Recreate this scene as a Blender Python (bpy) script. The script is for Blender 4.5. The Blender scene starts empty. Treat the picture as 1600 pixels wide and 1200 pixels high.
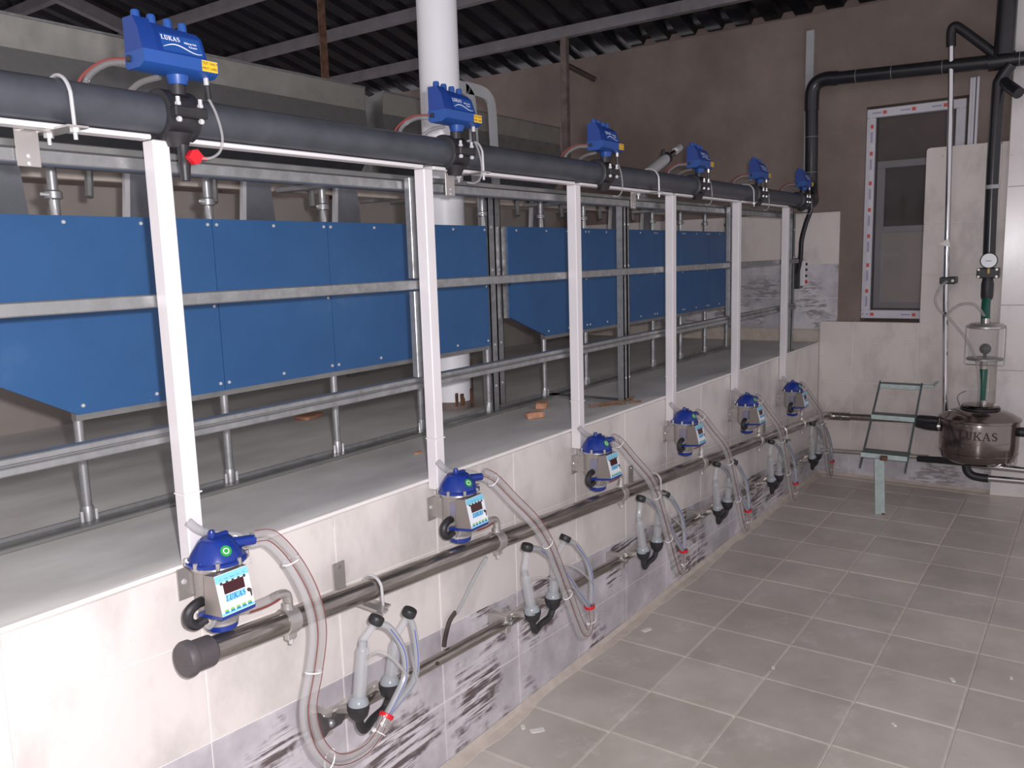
import bpy, bmesh, math, random
from mathutils import Vector, Matrix, Quaternion
random.seed(7)
SC = bpy.context.scene
COL = SC.collection
V = Vector
PI = math.pi

# ------------------------------------------------------------------ camera, world, lights, exposure
CAM = V((-1.0455, -1.6647, 1.6421))
cr, cu, cf = V((0.57646611, -0.81657633, -0.02983154)), V((0.13797025, 0.06128704, 0.98853837)), V((0.80538875, 0.57397474, -0.14799314))
cam_d = bpy.data.cameras.new('camera')
cam_d.sensor_width = 36.0
cam_d.lens = 36.0 * 1300 / 1600
cam_d.clip_start = 0.02
cam = bpy.data.objects.new('camera', cam_d)
COL.objects.link(cam)
M = Matrix((cr, cu, -cf)).transposed().to_4x4()
M.translation = CAM
cam.matrix_world = M
SC.camera = cam

w = bpy.data.worlds.new('world')
SC.world = w
w.use_nodes = True
w.node_tree.nodes['Background'].inputs[0].default_value = (0.86, 0.81, 0.86, 1)
w.node_tree.nodes['Background'].inputs[1].default_value = 0.60

# the hand-held flash that lit the place: just right of and above the lens
fl = bpy.data.lights.new('flash', 'POINT')
fl.energy = 165
fl.color = (1.0, 0.965, 0.99)
fl.shadow_soft_size = 0.018
flo = bpy.data.objects.new('flash', fl)
COL.objects.link(flo)
flo.location = CAM + cr * 0.055 + cu * 0.05 + cf * 0.02

SC.view_settings.view_transform = 'Standard'
SC.view_settings.look = 'None'
SC.view_settings.exposure = 0.33
SC.view_settings.gamma = 1.0
SC.view_settings.use_curve_mapping = False


# ------------------------------------------------------------------ materials
def nt(name):
    m = bpy.data.materials.new(name)
    m.use_nodes = True
    t = m.node_tree
    return m, t, t.nodes['Principled BSDF']


def noise(t, scale, detail=4, rough=0.55, vec=None, stretch=None):
    n = t.nodes.new('ShaderNodeTexNoise')
    n.inputs['Scale'].default_value = scale
    n.inputs['Detail'].default_value = detail
    n.inputs['Roughness'].default_value = rough
    g = t.nodes.new('ShaderNodeNewGeometry')
    if stretch:
        mp = t.nodes.new('ShaderNodeMapping')
        mp.inputs['Scale'].default_value = stretch[0]
        mp.inputs['Rotation'].default_value = stretch[1]
        t.links.new(g.outputs['Position'], mp.inputs['Vector'])
        t.links.new(mp.outputs[0], n.inputs['Vector'])
    else:
        t.links.new(g.outputs['Position'], n.inputs['Vector'])
    return n.outputs['Fac']


def ramp(t, fac, stops):
    r = t.nodes.new('ShaderNodeValToRGB')
    e = r.color_ramp.elements
    while len(e) > 1:
        e.remove(e[0])
    for k, (p, c) in enumerate(stops):
        if k == 0:
            e[0].position = p
            el = e[0]
        else:
            el = e.new(p)
        el.color = (*c, 1) if len(c) == 3 else c
    t.links.new(fac, r.inputs[0])
    return r.outputs[0]


def mixc(t, fac, a, b):
    m = t.nodes.new('ShaderNodeMix')
    m.data_type = 'RGBA'
    for s, v in ((0, fac), (6, a), (7, b)):
        if hasattr(v, 'links') or hasattr(v, 'is_linked'):
            t.links.new(v, m.inputs[s])
        else:
            m.inputs[s].default_value = v if s == 0 else (*v, 1)
    return m.outputs[2]


def bump(t, b, fac, strength=0.2, dist=0.01):
    n = t.nodes.new('ShaderNodeBump')
    n.inputs['Strength'].default_value = strength
    n.inputs['Distance'].default_value = dist
    t.links.new(fac, n.inputs['Height'])
    t.links.new(n.outputs[0], b.inputs['Normal'])


def plain(name, c, rough=0.5, metal=0.0, var=0.0, scale=8.0, spec=0.5, alpha=1.0, bmp=0.0, emis=None):
    m, t, b = nt(name)
    b.inputs['Roughness'].default_value = rough
    b.inputs['Metallic'].default_value = metal
    b.inputs['Specular IOR Level'].default_value = spec
    b.inputs['Alpha'].default_value = alpha
    f = noise(t, scale, 5)
    v = max(var, 0.03)
    t.links.new(ramp(t, f, [(0.3, [x * (1 - v) for x in c]), (0.7, [min(1, x * (1 + v)) for x in c])]), b.inputs['Base Color'])
    if bmp:
        bump(t, b, f, bmp, 0.004)
    if emis:
        b.inputs['Emission Color'].default_value = (*emis[0], 1)
        b.inputs['Emission Strength'].default_value = emis[1]
    return m


MT = {}
MT['white'] = plain('white_pvc', (0.72, 0.69, 0.70), 0.35, var=0.02)
MT['white2'] = plain('white_paint', (0.84, 0.84, 0.87), 0.42, var=0.04, scale=3)
MT['pvc'] = plain('dark_pvc_pipe', (0.054, 0.058, 0.070), 0.42, var=0.18, scale=14)
MT['pvcb'] = plain('black_pvc_pipe', (0.020, 0.020, 0.024), 0.25, var=0.2, scale=14)
MT['rubber'] = plain('black_rubber', (0.022, 0.021, 0.024), 0.45, var=0.2, scale=30)
MT['endcap'] = plain('grey_rubber_cap', (0.075, 0.065, 0.07), 0.55, var=0.12, scale=30)
MT['blue'] = plain('blue_plastic', (0.010, 0.042, 0.225), 0.38, var=0.06)
MT['blueb'] = plain('bright_blue_plastic', (0.015, 0.070, 0.285), 0.38, var=0.06)
MT['lid'] = plain('deep_blue_lid', (0.011, 0.034, 0.235), 0.25, var=0.06)
MT['float'] = plain('blue_float', (0.03, 0.08, 0.62), 0.35)
MT['red'] = plain('red_plastic', (0.62, 0.012, 0.022), 0.35)
MT['redtube'] = plain('red_stripe', (0.22, 0.045, 0.04), 0.35)
MT['bluestripe'] = plain('blue_stripe', (0.08, 0.11, 0.45), 0.35)
MT['yellow'] = plain('yellow_sticker', (0.78, 0.46, 0.02), 0.5)
MT['print'] = plain('white_print', (0.85, 0.85, 0.88), 0.5)
MT['dprint'] = plain('dark_print', (0.05, 0.035, 0.03), 0.5)
MT['panelw'] = plain('white_panel_film', (0.74, 0.78, 0.84), 0.35)
MT['cyan'] = plain('light_blue_print', (0.20, 0.55, 0.75), 0.4)
MT['lucas'] = plain('blue_letter_print', (0.02, 0.16, 0.50), 0.4)
MT['display'] = plain('maroon_display', (0.045, 0.008, 0.012), 0.2)
MT['green'] = plain('green_sticker', (0.02, 0.30, 0.05), 0.4)
MT['button'] = plain('green_button', (0.25, 0.50, 0.10), 0.4)
MT['dot'] = plain('dark_button', (0.05, 0.05, 0.05), 0.4)
MT['brass'] = plain('brass', (0.55, 0.40, 0.18), 0.3, 0.9)
MT['rust'] = plain('rusty_steel', (0.13, 0.065, 0.04), 0.8, var=0.5, scale=25, bmp=0.4)
MT['drywood'] = plain('brown_stick', (0.22, 0.12, 0.07), 0.8, var=0.3, scale=30)
MT['brickbit'] = plain('orange_brick', (0.50, 0.26, 0.16), 0.85, var=0.2, scale=40, bmp=0.3)
MT['chip'] = plain('white_chip', (0.78, 0.76, 0.72), 0.7)
MT['grout'] = plain('cream_grout', (0.74, 0.67, 0.62), 0.8, var=0.10, scale=20, bmp=0.2)
MT['wgrout'] = plain('white_grout', (0.80, 0.76, 0.74), 0.8, var=0.04, scale=20)
MT['mortar'] = plain('pale_mortar', (0.55, 0.48, 0.42), 0.85, var=0.10, scale=18, bmp=0.4)
MT['tie'] = plain('white_cable_tie', (0.82, 0.82, 0.84), 0.4)
MT['greyplate'] = plain('grey_painted_steel', (0.40, 0.41, 0.42), 0.5, var=0.08)
MT['ladder'] = plain('pale_green_enamel', (0.48, 0.58, 0.56), 0.5, var=0.12, scale=30)
MT['ladderd'] = plain('grey_green_steel', (0.13, 0.16, 0.16), 0.5, 0.3, var=0.2, scale=30)
MT['greenhose'] = plain('green_rubber_hose', (0.01, 0.10, 0.07), 0.35)
MT['tubewhite'] = plain('milky_liner', (0.42, 0.43, 0.44), 0.3, alpha=0.72)
MT['ring'] = plain('translucent_ring', (0.42, 0.46, 0.49), 0.2, alpha=0.7)
MT['dial'] = plain('white_dial', (0.72, 0.76, 0.78), 0.25)
MT['bowl'] = plain('smoky_bowl', (0.38, 0.345, 0.31), 0.08, alpha=0.55, spec=0.8)
MT['glass'] = plain('clear_jar', (0.70, 0.68, 0.66), 0.05, alpha=0.13, spec=0.8)
MT['shell'] = plain('clear_shell', (0.62, 0.63, 0.66), 0.08, alpha=0.38, spec=0.8)
MT['hose'] = plain('clear_hose', (0.46, 0.43, 0.425), 0.08, alpha=0.40, spec=0.9)
MT['hose2'] = plain('clear_hose_grey', (0.48, 0.47, 0.475), 0.08, alpha=0.40, spec=0.9)
MT['hose3'] = plain('dark_clear_hose', (0.24, 0.23, 0.23), 0.12, alpha=0.5, spec=0.9)
MT['pane'] = plain('dark_window_pane', (0.10, 0.10, 0.11), 0.05, alpha=0.14, spec=0.6)
MT['boxmetal'] = plain('bronze_grey_case', (0.30, 0.27, 0.25), 0.28, 0.55, var=0.06)
MT['wframe'] = plain('white_window_profile', (0.62, 0.61, 0.66), 0.35, var=0.05)
MT['film'] = plain('violet_film_print', (0.35, 0.33, 0.48), 0.4)
MT['sticker'] = plain('red_film_mark', (0.62, 0.09, 0.07), 0.5)
MT['roomwall'] = plain('inner_room_wall', (0.26, 0.20, 0.18), 0.9, var=0.15, scale=4)
MT['roompanel'] = plain('inner_pale_panel', (0.78, 0.72, 0.68), 0.7, var=0.08, scale=4)
MT['switch'] = plain('white_box', (0.7, 0.68, 0.68), 0.5)


def steel(name, c, rough, var, scale, metal=1.0, stretch=None, rvar=0.12):
    m, t, b = nt(name)
    b.inputs['Metallic'].default_value = metal
    f = noise(t, scale, 6, 0.6, stretch=stretch)
    t.links.new(ramp(t, f, [(0.3, [x * (1 - var) for x in c]), (0.7, [min(1, x * (1 + var)) for x in c])]), b.inputs['Base Color'])
    t.links.new(ramp(t, f, [(0.3, (rough + rvar,) * 3), (0.7, (max(0.03, rough - rvar),) * 3)]), b.inputs['Roughness'])
    return m


MT['inox'] = steel('stainless', (0.50, 0.475, 0.455), 0.30, 0.10, 12, metal=0.65, rvar=0.06)
MT['inoxd'] = steel('stainless_smeared', (0.33, 0.30, 0.275), 0.20, 0.45, 10, metal=0.88, stretch=((0.6, 6, 6), (0, 0, 0)))
MT['chrome'] = steel('chrome', (0.62, 0.61, 0.62), 0.10, 0.05, 6, rvar=0.03)
MT['vessel'] = steel('polished_vessel', (0.25, 0.215, 0.20), 0.14, 0.10, 5, rvar=0.03)
MT['zinc'] = plain('bright_zinc', (0.62, 0.62, 0.63), 0.28, 0.35, var=0.05)
MT['galv'] = steel('galvanised', (0.34, 0.345, 0.35), 0.42, 0.22, 26, metal=0.75)
MT['galvd'] = steel('galvanised_dull', (0.30, 0.30, 0.295), 0.40, 0.18, 10, metal=0.7)
MT['trough'] = steel('trough_sheet', (0.40, 0.39, 0.355), 0.40, 0.16, 7, metal=0.6)
MT['fin'] = steel('bin_sheet', (0.24, 0.25, 0.275), 0.36, 0.22, 6, metal=0.7)
MT['roof'] = steel('roof_sheet_metal', (0.017, 0.017, 0.021), 0.27, 0.4, 5, metal=0.4)
MT['purlin'] = steel('purlin_steel', (0.24, 0.22, 0.235), 0.5, 0.2, 7, metal=0.3)
MT['darksteel'] = plain('brown_dark_steel', (0.055, 0.04, 0.035), 0.6, 0.2, var=0.3, scale=20)
MT['greybrown'] = plain('grey_brown_post', (0.17, 0.135, 0.12), 0.75, var=0.3, scale=14)


def m_cream(name, c):
    m, t, b = nt(name)
    b.inputs['Roughness'].default_value = 0.22
    b.inputs['Specular IOR Level'].default_value = 0.4
    a = noise(t, 4.5, 6, 0.6, stretch=((1, 1, 0.6), (0.2, 0.3, 0)))
    base = ramp(t, a, [(0.34, [x * 0.80 for x in c]), (0.5, c), (0.66, [min(1, x * 1.04) for x in c])])
    s = noise(t, 38, 3, 0.6)
    sp = ramp(t, s, [(0.24, (1, 1, 1)), (0.30, (0, 0, 0))])
    t.links.new(mixc(t, sp, base, [x * 0.72 for x in c]), b.inputs['Base Color'])
    bump(t, b, a, 0.06, 0.004)
    return m


MT['cream'] = m_cream('cream_tile', (0.70, 0.655, 0.63))
MT['cream2'] = m_cream('cream_end_tile', (0.72, 0.66, 0.625))
MT['white_tile'] = m_cream('white_gloss_tile', (0.74, 0.70, 0.69))


def m_smear(name='grey_smeared_tile', dark=(0.12, 0.09, 0.095)):
    m, t, b = nt(name)
    b.inputs['Roughness'].default_value = 0.4
    a = noise(t, 3.2, 5, 0.6)
    base = ramp(t, a, [(0.32, (0.36, 0.335, 0.36)), (0.46, (0.50, 0.475, 0.505)), (0.58, (0.66, 0.63, 0.66))])
    # whitewash left thin in brush strokes: dark glaze shows through
    s = noise(t, 11.0, 8, 0.68, stretch=((0.30, 1, 5.0), (0, math.radians(-22), 0)))
    p = noise(t, 3.1, 5, 0.6)
    s1 = ramp(t, s, [(0.47, (0, 0, 0)), (0.53, (1, 1, 1))])
    p1 = ramp(t, p, [(0.50, (0, 0, 0)), (0.57, (1, 1, 1))])
    mul = t.nodes.new('ShaderNodeMath')
    mul.operation = 'MULTIPLY'
    t.links.new(s1, mul.inputs[0])
    t.links.new(p1, mul.inputs[1])
    c1 = mixc(t, mul.outputs[0], base, dark)
    d = noise(t, 11, 5, 0.6, stretch=((1, 1, 0.7), (0, 0.6, 0)))
    d1 = ramp(t, d, [(0.26, (1, 1, 1)), (0.30, (0, 0, 0))])
    t.links.new(mixc(t, d1, c1, dark), b.inputs['Base Color'])
    bump(t, b, s, 0.1, 0.003)
    return m


MT['smear'] = m_smear()
MT['smear2'] = m_smear('grey_wiped_tile', (0.30, 0.275, 0.285))


def m_floor():
    m, t, b = nt('grey_brown_floor_tile')
    b.inputs['Roughness'].default_value = 0.38
    oi = t.nodes.new('ShaderNodeObjectInfo')
    a = noise(t, 3.0, 6, 0.6)
    base = ramp(t, a, [(0.30, (0.45, 0.41, 0.37)), (0.5, (0.53, 0.485, 0.44)), (0.70, (0.61, 0.56, 0.515))])
    hsv = t.nodes.new('ShaderNodeHueSaturation')
    mr = t.nodes.new('ShaderNodeMapRange')
    mr.inputs[3].default_value = 0.92
    mr.inputs[4].default_value = 1.08
    t.links.new(oi.outputs['Random'], mr.inputs[0])
    t.links.new(mr.outputs[0], hsv.inputs['Value'])
    t.links.new(base, hsv.inputs['Color'])
    # dried grout haze, in patches of its own
    d = noise(t, 6, 6, 0.7, stretch=((1, 1, 1), (0, 0, 0.6)))
    d1 = ramp(t, d, [(0.56, (0, 0, 0)), (0.74, (0.6, 0.6, 0.6))])
    s = noise(t, 46, 2, 0.5)
    s1 = ramp(t, s, [(0.77, (0, 0, 0)), (0.80, (0.8, 0.8, 0.8))])
    c1 = mixc(t, d1, hsv.outputs[0], (0.72, 0.67, 0.63))
    t.links.new(mixc(t, s1, c1, (0.74, 0.70, 0.66)), b.inputs['Base Color'])
    bump(t, b, a, 0.08, 0.004)
    return m


MT['ftile'] = m_floor()


def m_concrete():
    m, t, b = nt('wet_trowelled_concrete')
    a = noise(t, 2.2, 7, 0.62, stretch=((0.7, 1.6, 1), (0, 0, 0.15)))
    f = noise(t, 40, 4, 0.6)
    base = ramp(t, a, [(0.32, (0.47, 0.45, 0.425)), (0.5, (0.57, 0.55, 0.525)), (0.68, (0.67, 0.65, 0.625))])
    s1 = ramp(t, f, [(0.68, (0, 0, 0)), (0.74, (0.5, 0.5, 0.5))])
    t.links.new(mixc(t, s1, base, (0.55, 0.53, 0.50)), b.inputs['Base Color'])
    t.links.new(ramp(t, a, [(0.35, (0.45,) * 3), (0.65, (0.75,) * 3)]), b.inputs['Roughness'])
    bump(t, b, f, 0.15, 0.003)
    return m


MT['concrete'] = m_concrete()


def m_plaster():
    m, t, b = nt('brown_plaster')
    b.inputs['Roughness'].default_value = 0.92
    a = noise(t, 1.3, 7, 0.62)
    f = noise(t, 60, 4, 0.7)
    base = ramp(t, a, [(0.3, (0.165, 0.128, 0.115)), (0.5, (0.22, 0.175, 0.155)), (0.7, (0.29, 0.235, 0.21))])
    t.links.new(base, b.inputs['Base Color'])
    bump(t, b, f, 0.35, 0.006)
    return m


MT['plaster'] = m_plaster()
MT['greywall'] = plain('grey_brown_render', (0.36, 0.32, 0.29), 0.9, var=0.12, scale=3, bmp=0.2)


def m_bluepanel():
    m, t, b = nt('blue_laminate_panel')
    b.inputs['Roughness'].default_value = 0.42
    a = noise(t, 5, 6, 0.65)
    base = ramp(t, a, [(0.3, (0.020, 0.085, 0.225)), (0.6, (0.024, 0.098, 0.250)), (0.8, (0.05, 0.125, 0.262))])
    s = noise(t, 70, 2, 0.5)
    s1 = ramp(t, s, [(0.74, (0, 0, 0)), (0.80, (0.35, 0.35, 0.35))])
    t.links.new(mixc(t, s1, base, (0.2, 0.26, 0.4)), b.inputs['Base Color'])
    return m


MT['bluepanel'] = m_bluepanel()


# ------------------------------------------------------------------ mesh helpers
class MB:
    def __init__(self):
        self.v, self.f = [], []

    def add(self, vs, fs, mtx=None):
        o = len(self.v)
        for p in vs:
            p = V(p)
            self.v.append(mtx @ p if mtx else p)
        self.f += [tuple(i + o for i in f) for f in fs]
        return self

    def box(self, lo, hi, mtx=None, ch=0.0):
        (a, b, c), (d, e, g) = lo, hi
        if ch <= 0:
            vs = [(a, b, c), (d, b, c), (d, e, c), (a, e, c), (a, b, g), (d, b, g), (d, e, g), (a, e, g)]
            fs = [(0, 3, 2, 1), (4, 5, 6, 7), (0, 1, 5, 4), (1, 2, 6, 5), (2, 3, 7, 6), (3, 0, 4, 7)]
            return self.add(vs, fs, mtx)
        bm = bmesh.new()
        bmesh.ops.create_cube(bm, size=1)
        for q in bm.verts:
            q.co = V(((a + d) / 2 + q.co.x * (d - a), (b + e) / 2 + q.co.y * (e - b), (c + g) / 2 + q.co.z * (g - c)))
        bmesh.ops.bevel(bm, geom=bm.edges[:], offset=ch, segments=1, affect='EDGES')
        bm.verts.index_update()
        vs = [q.co.copy() for q in bm.verts]
        fs = [[q.index for q in f.verts] for f in bm.faces]
        bm.free()
        return self.add(vs, fs, mtx)

    def cyl(self, p0, p1, r0, r1=None, n=14, caps=True):
        p0, p1 = V(p0), V(p1)
        r1 = r0 if r1 is None else r1
        d = (p1 - p0).normalized()
        a = d.orthogonal().normalized()
        b = d.cross(a)
        vs = []
        for p, r in ((p0, r0), (p1, r1)):
            for k in range(n):
                t = 2 * PI * k / n
                vs.append(p + (a * math.cos(t) + b * math.sin(t)) * r)
        fs = [(k, (k + 1) % n, n + (k + 1) % n, n + k) for k in range(n)]
        if caps:
            fs += [tuple(reversed(range(n))), tuple(range(n, 2 * n))]
        return self.add(vs, fs)

    def tube(self, pts, r, n=9, sub=6, smooth=True, caps=True):
        P = [V(p) for p in pts]
        if smooth and len(P) > 2:
            P = catmull(P, sub)
        rr = r if callable(r) else (lambda s: r)
        N = len(P)
        vs, fs = [], []
        prev = None
        for i, p in enumerate(P):
            d = (P[min(i + 1, N - 1)] - P[max(i - 1, 0)])
            d = d.normalized() if d.length > 1e-9 else V((0, 0, 1))
            if prev is None:
                a = d.orthogonal().normalized()
            else:
                a = (prev - d * prev.dot(d))
                a = a.normalized() if a.length > 1e-6 else d.orthogonal().normalized()
            prev = a
            b = d.cross(a)
            R_ = rr(i / max(1, N - 1))
            for k in range(n):
                t = 2 * PI * k / n
                vs.append(p + (a * math.cos(t) + b * math.sin(t)) * R_)
        for i in range(N - 1):
            for k in range(n):
                fs.append((i * n + k, i * n + (k + 1) % n, (i + 1) * n + (k + 1) % n, (i + 1) * n + k))
        if caps:
            fs += [tuple(reversed(range(n))), tuple(range((N - 1) * n, N * n))]
        return self.add(vs, fs)

    def lathe(self, prof, c=(0, 0, 0), n=24, axis=None):
        vs, fs = [], []
        for r, z in prof:
            for k in range(n):
                t = 2 * PI * k / n
                vs.append((max(r, 1e-4) * math.cos(t), max(r, 1e-4) * math.sin(t), z))
        for i in range(len(prof) - 1):
            for k in range(n):
                fs.append((i * n + k, i * n + (k + 1) % n, (i + 1) * n + (k + 1) % n, (i + 1) * n + k))
        fs.append(tuple(reversed(range(n))))
        fs.append(tuple(range((len(prof) - 1) * n, len(prof) * n)))
        q = V((0, 0, 1)).rotation_difference(V(axis)).to_matrix().to_4x4() if axis else Matrix.Identity(4)
        return self.add(vs, fs, Matrix.Translation(V(c)) @ q)

    def prism(self, poly, a, b, axis='x', mtx=None):
        """poly in the plane across `axis`: x -> (y,z), y -> (x,z), z -> (x,y)"""
        def mk(p, t):
            return {'x': (t, p[0], p[1]), 'y': (p[0], t, p[1]), 'z': (p[0], p[1], t)}[axis]
        n = len(poly)
        vs = [mk(p, a) for p in poly] + [mk(p, b) for p in poly]
        fs = [tuple(range(n)), tuple(reversed(range(n, 2 * n)))] + [(k, n + k, n + (k + 1) % n, (k + 1) % n) for k in range(n)]
        return self.add(vs, fs, mtx)

    def mesh(self, name, mat, sharp=35):
        me = bpy.data.meshes.new(name)
        me.from_pydata([tuple(p) for p in self.v], [], self.f)
        bm = bmesh.new()
        bm.from_mesh(me)
        bmesh.ops.recalc_face_normals(bm, faces=bm.faces)
        bm.to_mesh(me)
        bm.free()
        me.materials.append(MT[mat] if isinstance(mat, str) else mat)
        me.polygons.foreach_set('use_smooth', [True] * len(me.polygons))
        me.set_sharp_from_angle(angle=math.radians(sharp))
        return me

    def build(self, name, mat, parent=None, sharp=35, label=None):
        return link(name, self.mesh(name, mat, sharp), parent, label)


def catmull(P, sub):
    out = []
    N = len(P)
    for i in range(N - 1):
        p0, p1, p2, p3 = P[max(i - 1, 0)], P[i], P[i + 1], P[min(i + 2, N - 1)]
        for k in range(sub):
            t = k / sub
            out.append(0.5 * ((2 * p1) + (p2 - p0) * t + (2 * p0 - 5 * p1 + 4 * p2 - p3) * t * t + (3 * p1 - p0 - 3 * p2 + p3) * t ** 3))
    out.append(P[-1].copy())
    return out


def link(name, me, parent=None, label=None):
    o = bpy.data.objects.new(name, me)
    COL.objects.link(o)
    if parent:
        o.parent = parent
    if label:
        o['label'] = label
    return o


def thing(name, label, cat, loc=(0, 0, 0), group=None, rz=0):
    o = bpy.data.objects.new(name, None)
    o.empty_display_size = 0.05
    COL.objects.link(o)
    o.location = loc
    o.rotation_euler.z = rz
    o['label'] = label
    o['category'] = cat
    if group:
        o['group'] = group
    return o


def tag(o, label, cat, group=None):
    o['label'] = label
    o['category'] = cat
    if group:
        o['group'] = group
    return o


def struct(o, label=None):
    o['kind'] = 'structure'
    if label:
        o['label'] = label
    return o


KIDS = {}


def copy_tree(o, parent=None):
    c = o.copy()
    COL.objects.link(c)
    c.parent = parent
    for ch in [q for q in bpy.data.objects if q.parent == o]:
        copy_tree(ch, c)
    return c


def empty_part(name, parent, loc=(0, 0, 0)):
    o = bpy.data.objects.new(name, None)
    COL.objects.link(o)
    o.parent = parent
    o.location = loc
    return o


# ------------------------------------------------------------------ lettering
def text_mb(mb, s, h, mtx, spacing=1.0, bold=0.0):
    cu_ = bpy.data.curves.new('t', 'FONT')
    cu_.body = s
    cu_.size = h * 1.4
    cu_.space_character = spacing
    cu_.resolution_u = 2
    cu_.offset = bold
    ob = bpy.data.objects.new('t', cu_)
    COL.objects.link(ob)
    dg = bpy.context.evaluated_depsgraph_get()
    me = ob.evaluated_get(dg).to_mesh()
    vs = [q.co.copy() for q in me.vertices]
    fs = [tuple(p.vertices) for p in me.polygons]
    ob.evaluated_get(dg).to_mesh_clear()
    bpy.data.objects.remove(ob)
    bpy.data.curves.remove(cu_)
    if vs:
        mx = (min(q.x for q in vs) + max(q.x for q in vs)) / 2
        my = (min(q.y for q in vs) + max(q.y for q in vs)) / 2
        mb.add([V((q.x - mx, q.y - my, 0)) for q in vs], fs, mtx)
    return mb


def stroke(pts, wd):
    """a flat ribbon along pts; wd is the width or a list of widths"""
    n = len(pts)
    vs, fs = [], []
    for i, p in enumerate(pts):
        a, b = pts[max(i - 1, 0)], pts[min(i + 1, n - 1)]
        d = V((b[0] - a[0], b[1] - a[1]))
        d.normalize()
        hw = (wd[i] if isinstance(wd, list) else wd) / 2
        vs += [(p[0] - d.y * hw, p[1] + d.x * hw, 0), (p[0] + d.y * hw, p[1] - d.x * hw, 0)]
    for i in range(n - 1):
        fs.append((2 * i, 2 * i + 1, 2 * i + 3, 2 * i + 2))
    return vs, fs


def rect(a, b, c, d):
    return [(a, b, 0), (c, b, 0), (c, d, 0), (a, d, 0)], [(0, 1, 2, 3)]


def lukas(h, slant=0.0):
    """the five serif capitals, centred, as (verts, faces)"""
    G = {}
    G['L'] = (0.72, [rect(.10, 0, .30, 1), rect(0, 0, .70, .09), rect(0, .91, .42, 1), rect(.61, 0, .70, .28)])
    arc = [(.20, .95)] + [(.43 - .23 * math.cos(PI * k / 8), .26 - .21 * math.sin(PI * k / 8)) for k in range(9)] + [(.66, .95)]
    G['U'] = (0.84, [stroke(arc, [.19] * 4 + [.16] * 3 + [.12] * 4), rect(.02, .91, .40, 1), rect(.52, .91, .82, 1)])
    G['K'] = (0.90, [rect(.10, 0, .29, 1), rect(0, 0, .40, .09), rect(0, .91, .40, 1), stroke([(.26, .42), (.74, .95)], .10),
                     stroke([(.40, .56), (.76, .04)], .19), rect(.58, 0, .92, .09), rect(.56, .91, .88, 1)])
    G['A'] = (0.90, [stroke([(.12, .03), (.44, .98)], .09), stroke([(.42, .98), (.76, .03)], .19), rect(.24, .28, .62, .37),
                     rect(0, 0, .28, .09), rect(.56, 0, .92, .09)])
    s = [(.62, .76), (.52, .93), (.33, .95), (.17, .86), (.15, .70), (.30, .57), (.50, .46), (.61, .32), (.57, .14), (.42, .05), (.22, .06), (.10, .26)]
    G['S'] = (0.74, [stroke(s, [.07, .10, .10, .13, .17, .19, .19, .17, .13, .10, .10, .07])])
    vs, fs, x = [], [], 0
    for ch in 'LUKAS':
        wd, parts = G[ch]
        for pv, pf in parts:
            o = len(vs)
            vs += [((x + p[0]) * h + slant * p[1] * h, (p[1] - .5) * h, 0) for p in pv]
            fs += [tuple(i + o for i in f) for f in pf]
        x += wd + .05
    tot = x * h
    return [(p[0] - tot / 2, p[1], 0) for p in vs], fs, tot


ORD = ['nearest the camera', 'second from the camera', 'third from the camera', 'fourth from the camera', 'fifth from the camera', 'farthest from the camera']

# ================================================================== SETTING
XF = 5.15          # face of the tiled end wall
ZP = 0.98          # platform height
YR = 2.05          # wall behind the platform

# ---- pit floor
fl_ = MB().box((-2.0, -2.75, -0.12), (5.32, 0.02, -0.006)).build('floor', 'grout')
struct(fl_, 'cream grout bed of the tiled pit floor')
XL = [1.3247 + 0.3252 * k for k in range(-10, 12)] + [XF + 0.01]
YL = [0.0, -0.348] + [-0.348 - 0.33 * k for k in range(1, 8)]
tm = {}
for i in range(len(XL) - 1):
    for j in range(len(YL) - 1):
        dx, dy = XL[i + 1] - XL[i] - 0.007, YL[j] - YL[j + 1] - 0.007
        if i == len(XL) - 2:
            dx -= 0.002
        key = (round(dx, 3), round(dy, 3))
        if key not in tm:
            tm[key] = MB().box((-dx / 2, -dy / 2, -0.010), (dx / 2, dy / 2, 0.0), ch=0.0025).mesh('tile', 'ftile', 20)
        t_ = link('tile', tm[key], fl_)
        t_.location = ((XL[i] + XL[i + 1]) / 2, (YL[j] + YL[j + 1]) / 2, random.uniform(-0.0012, 0.0008))
        t_.rotation_euler = (random.uniform(-.0015, .0015), random.uniform(-.0015, .0015), 0)

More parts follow.
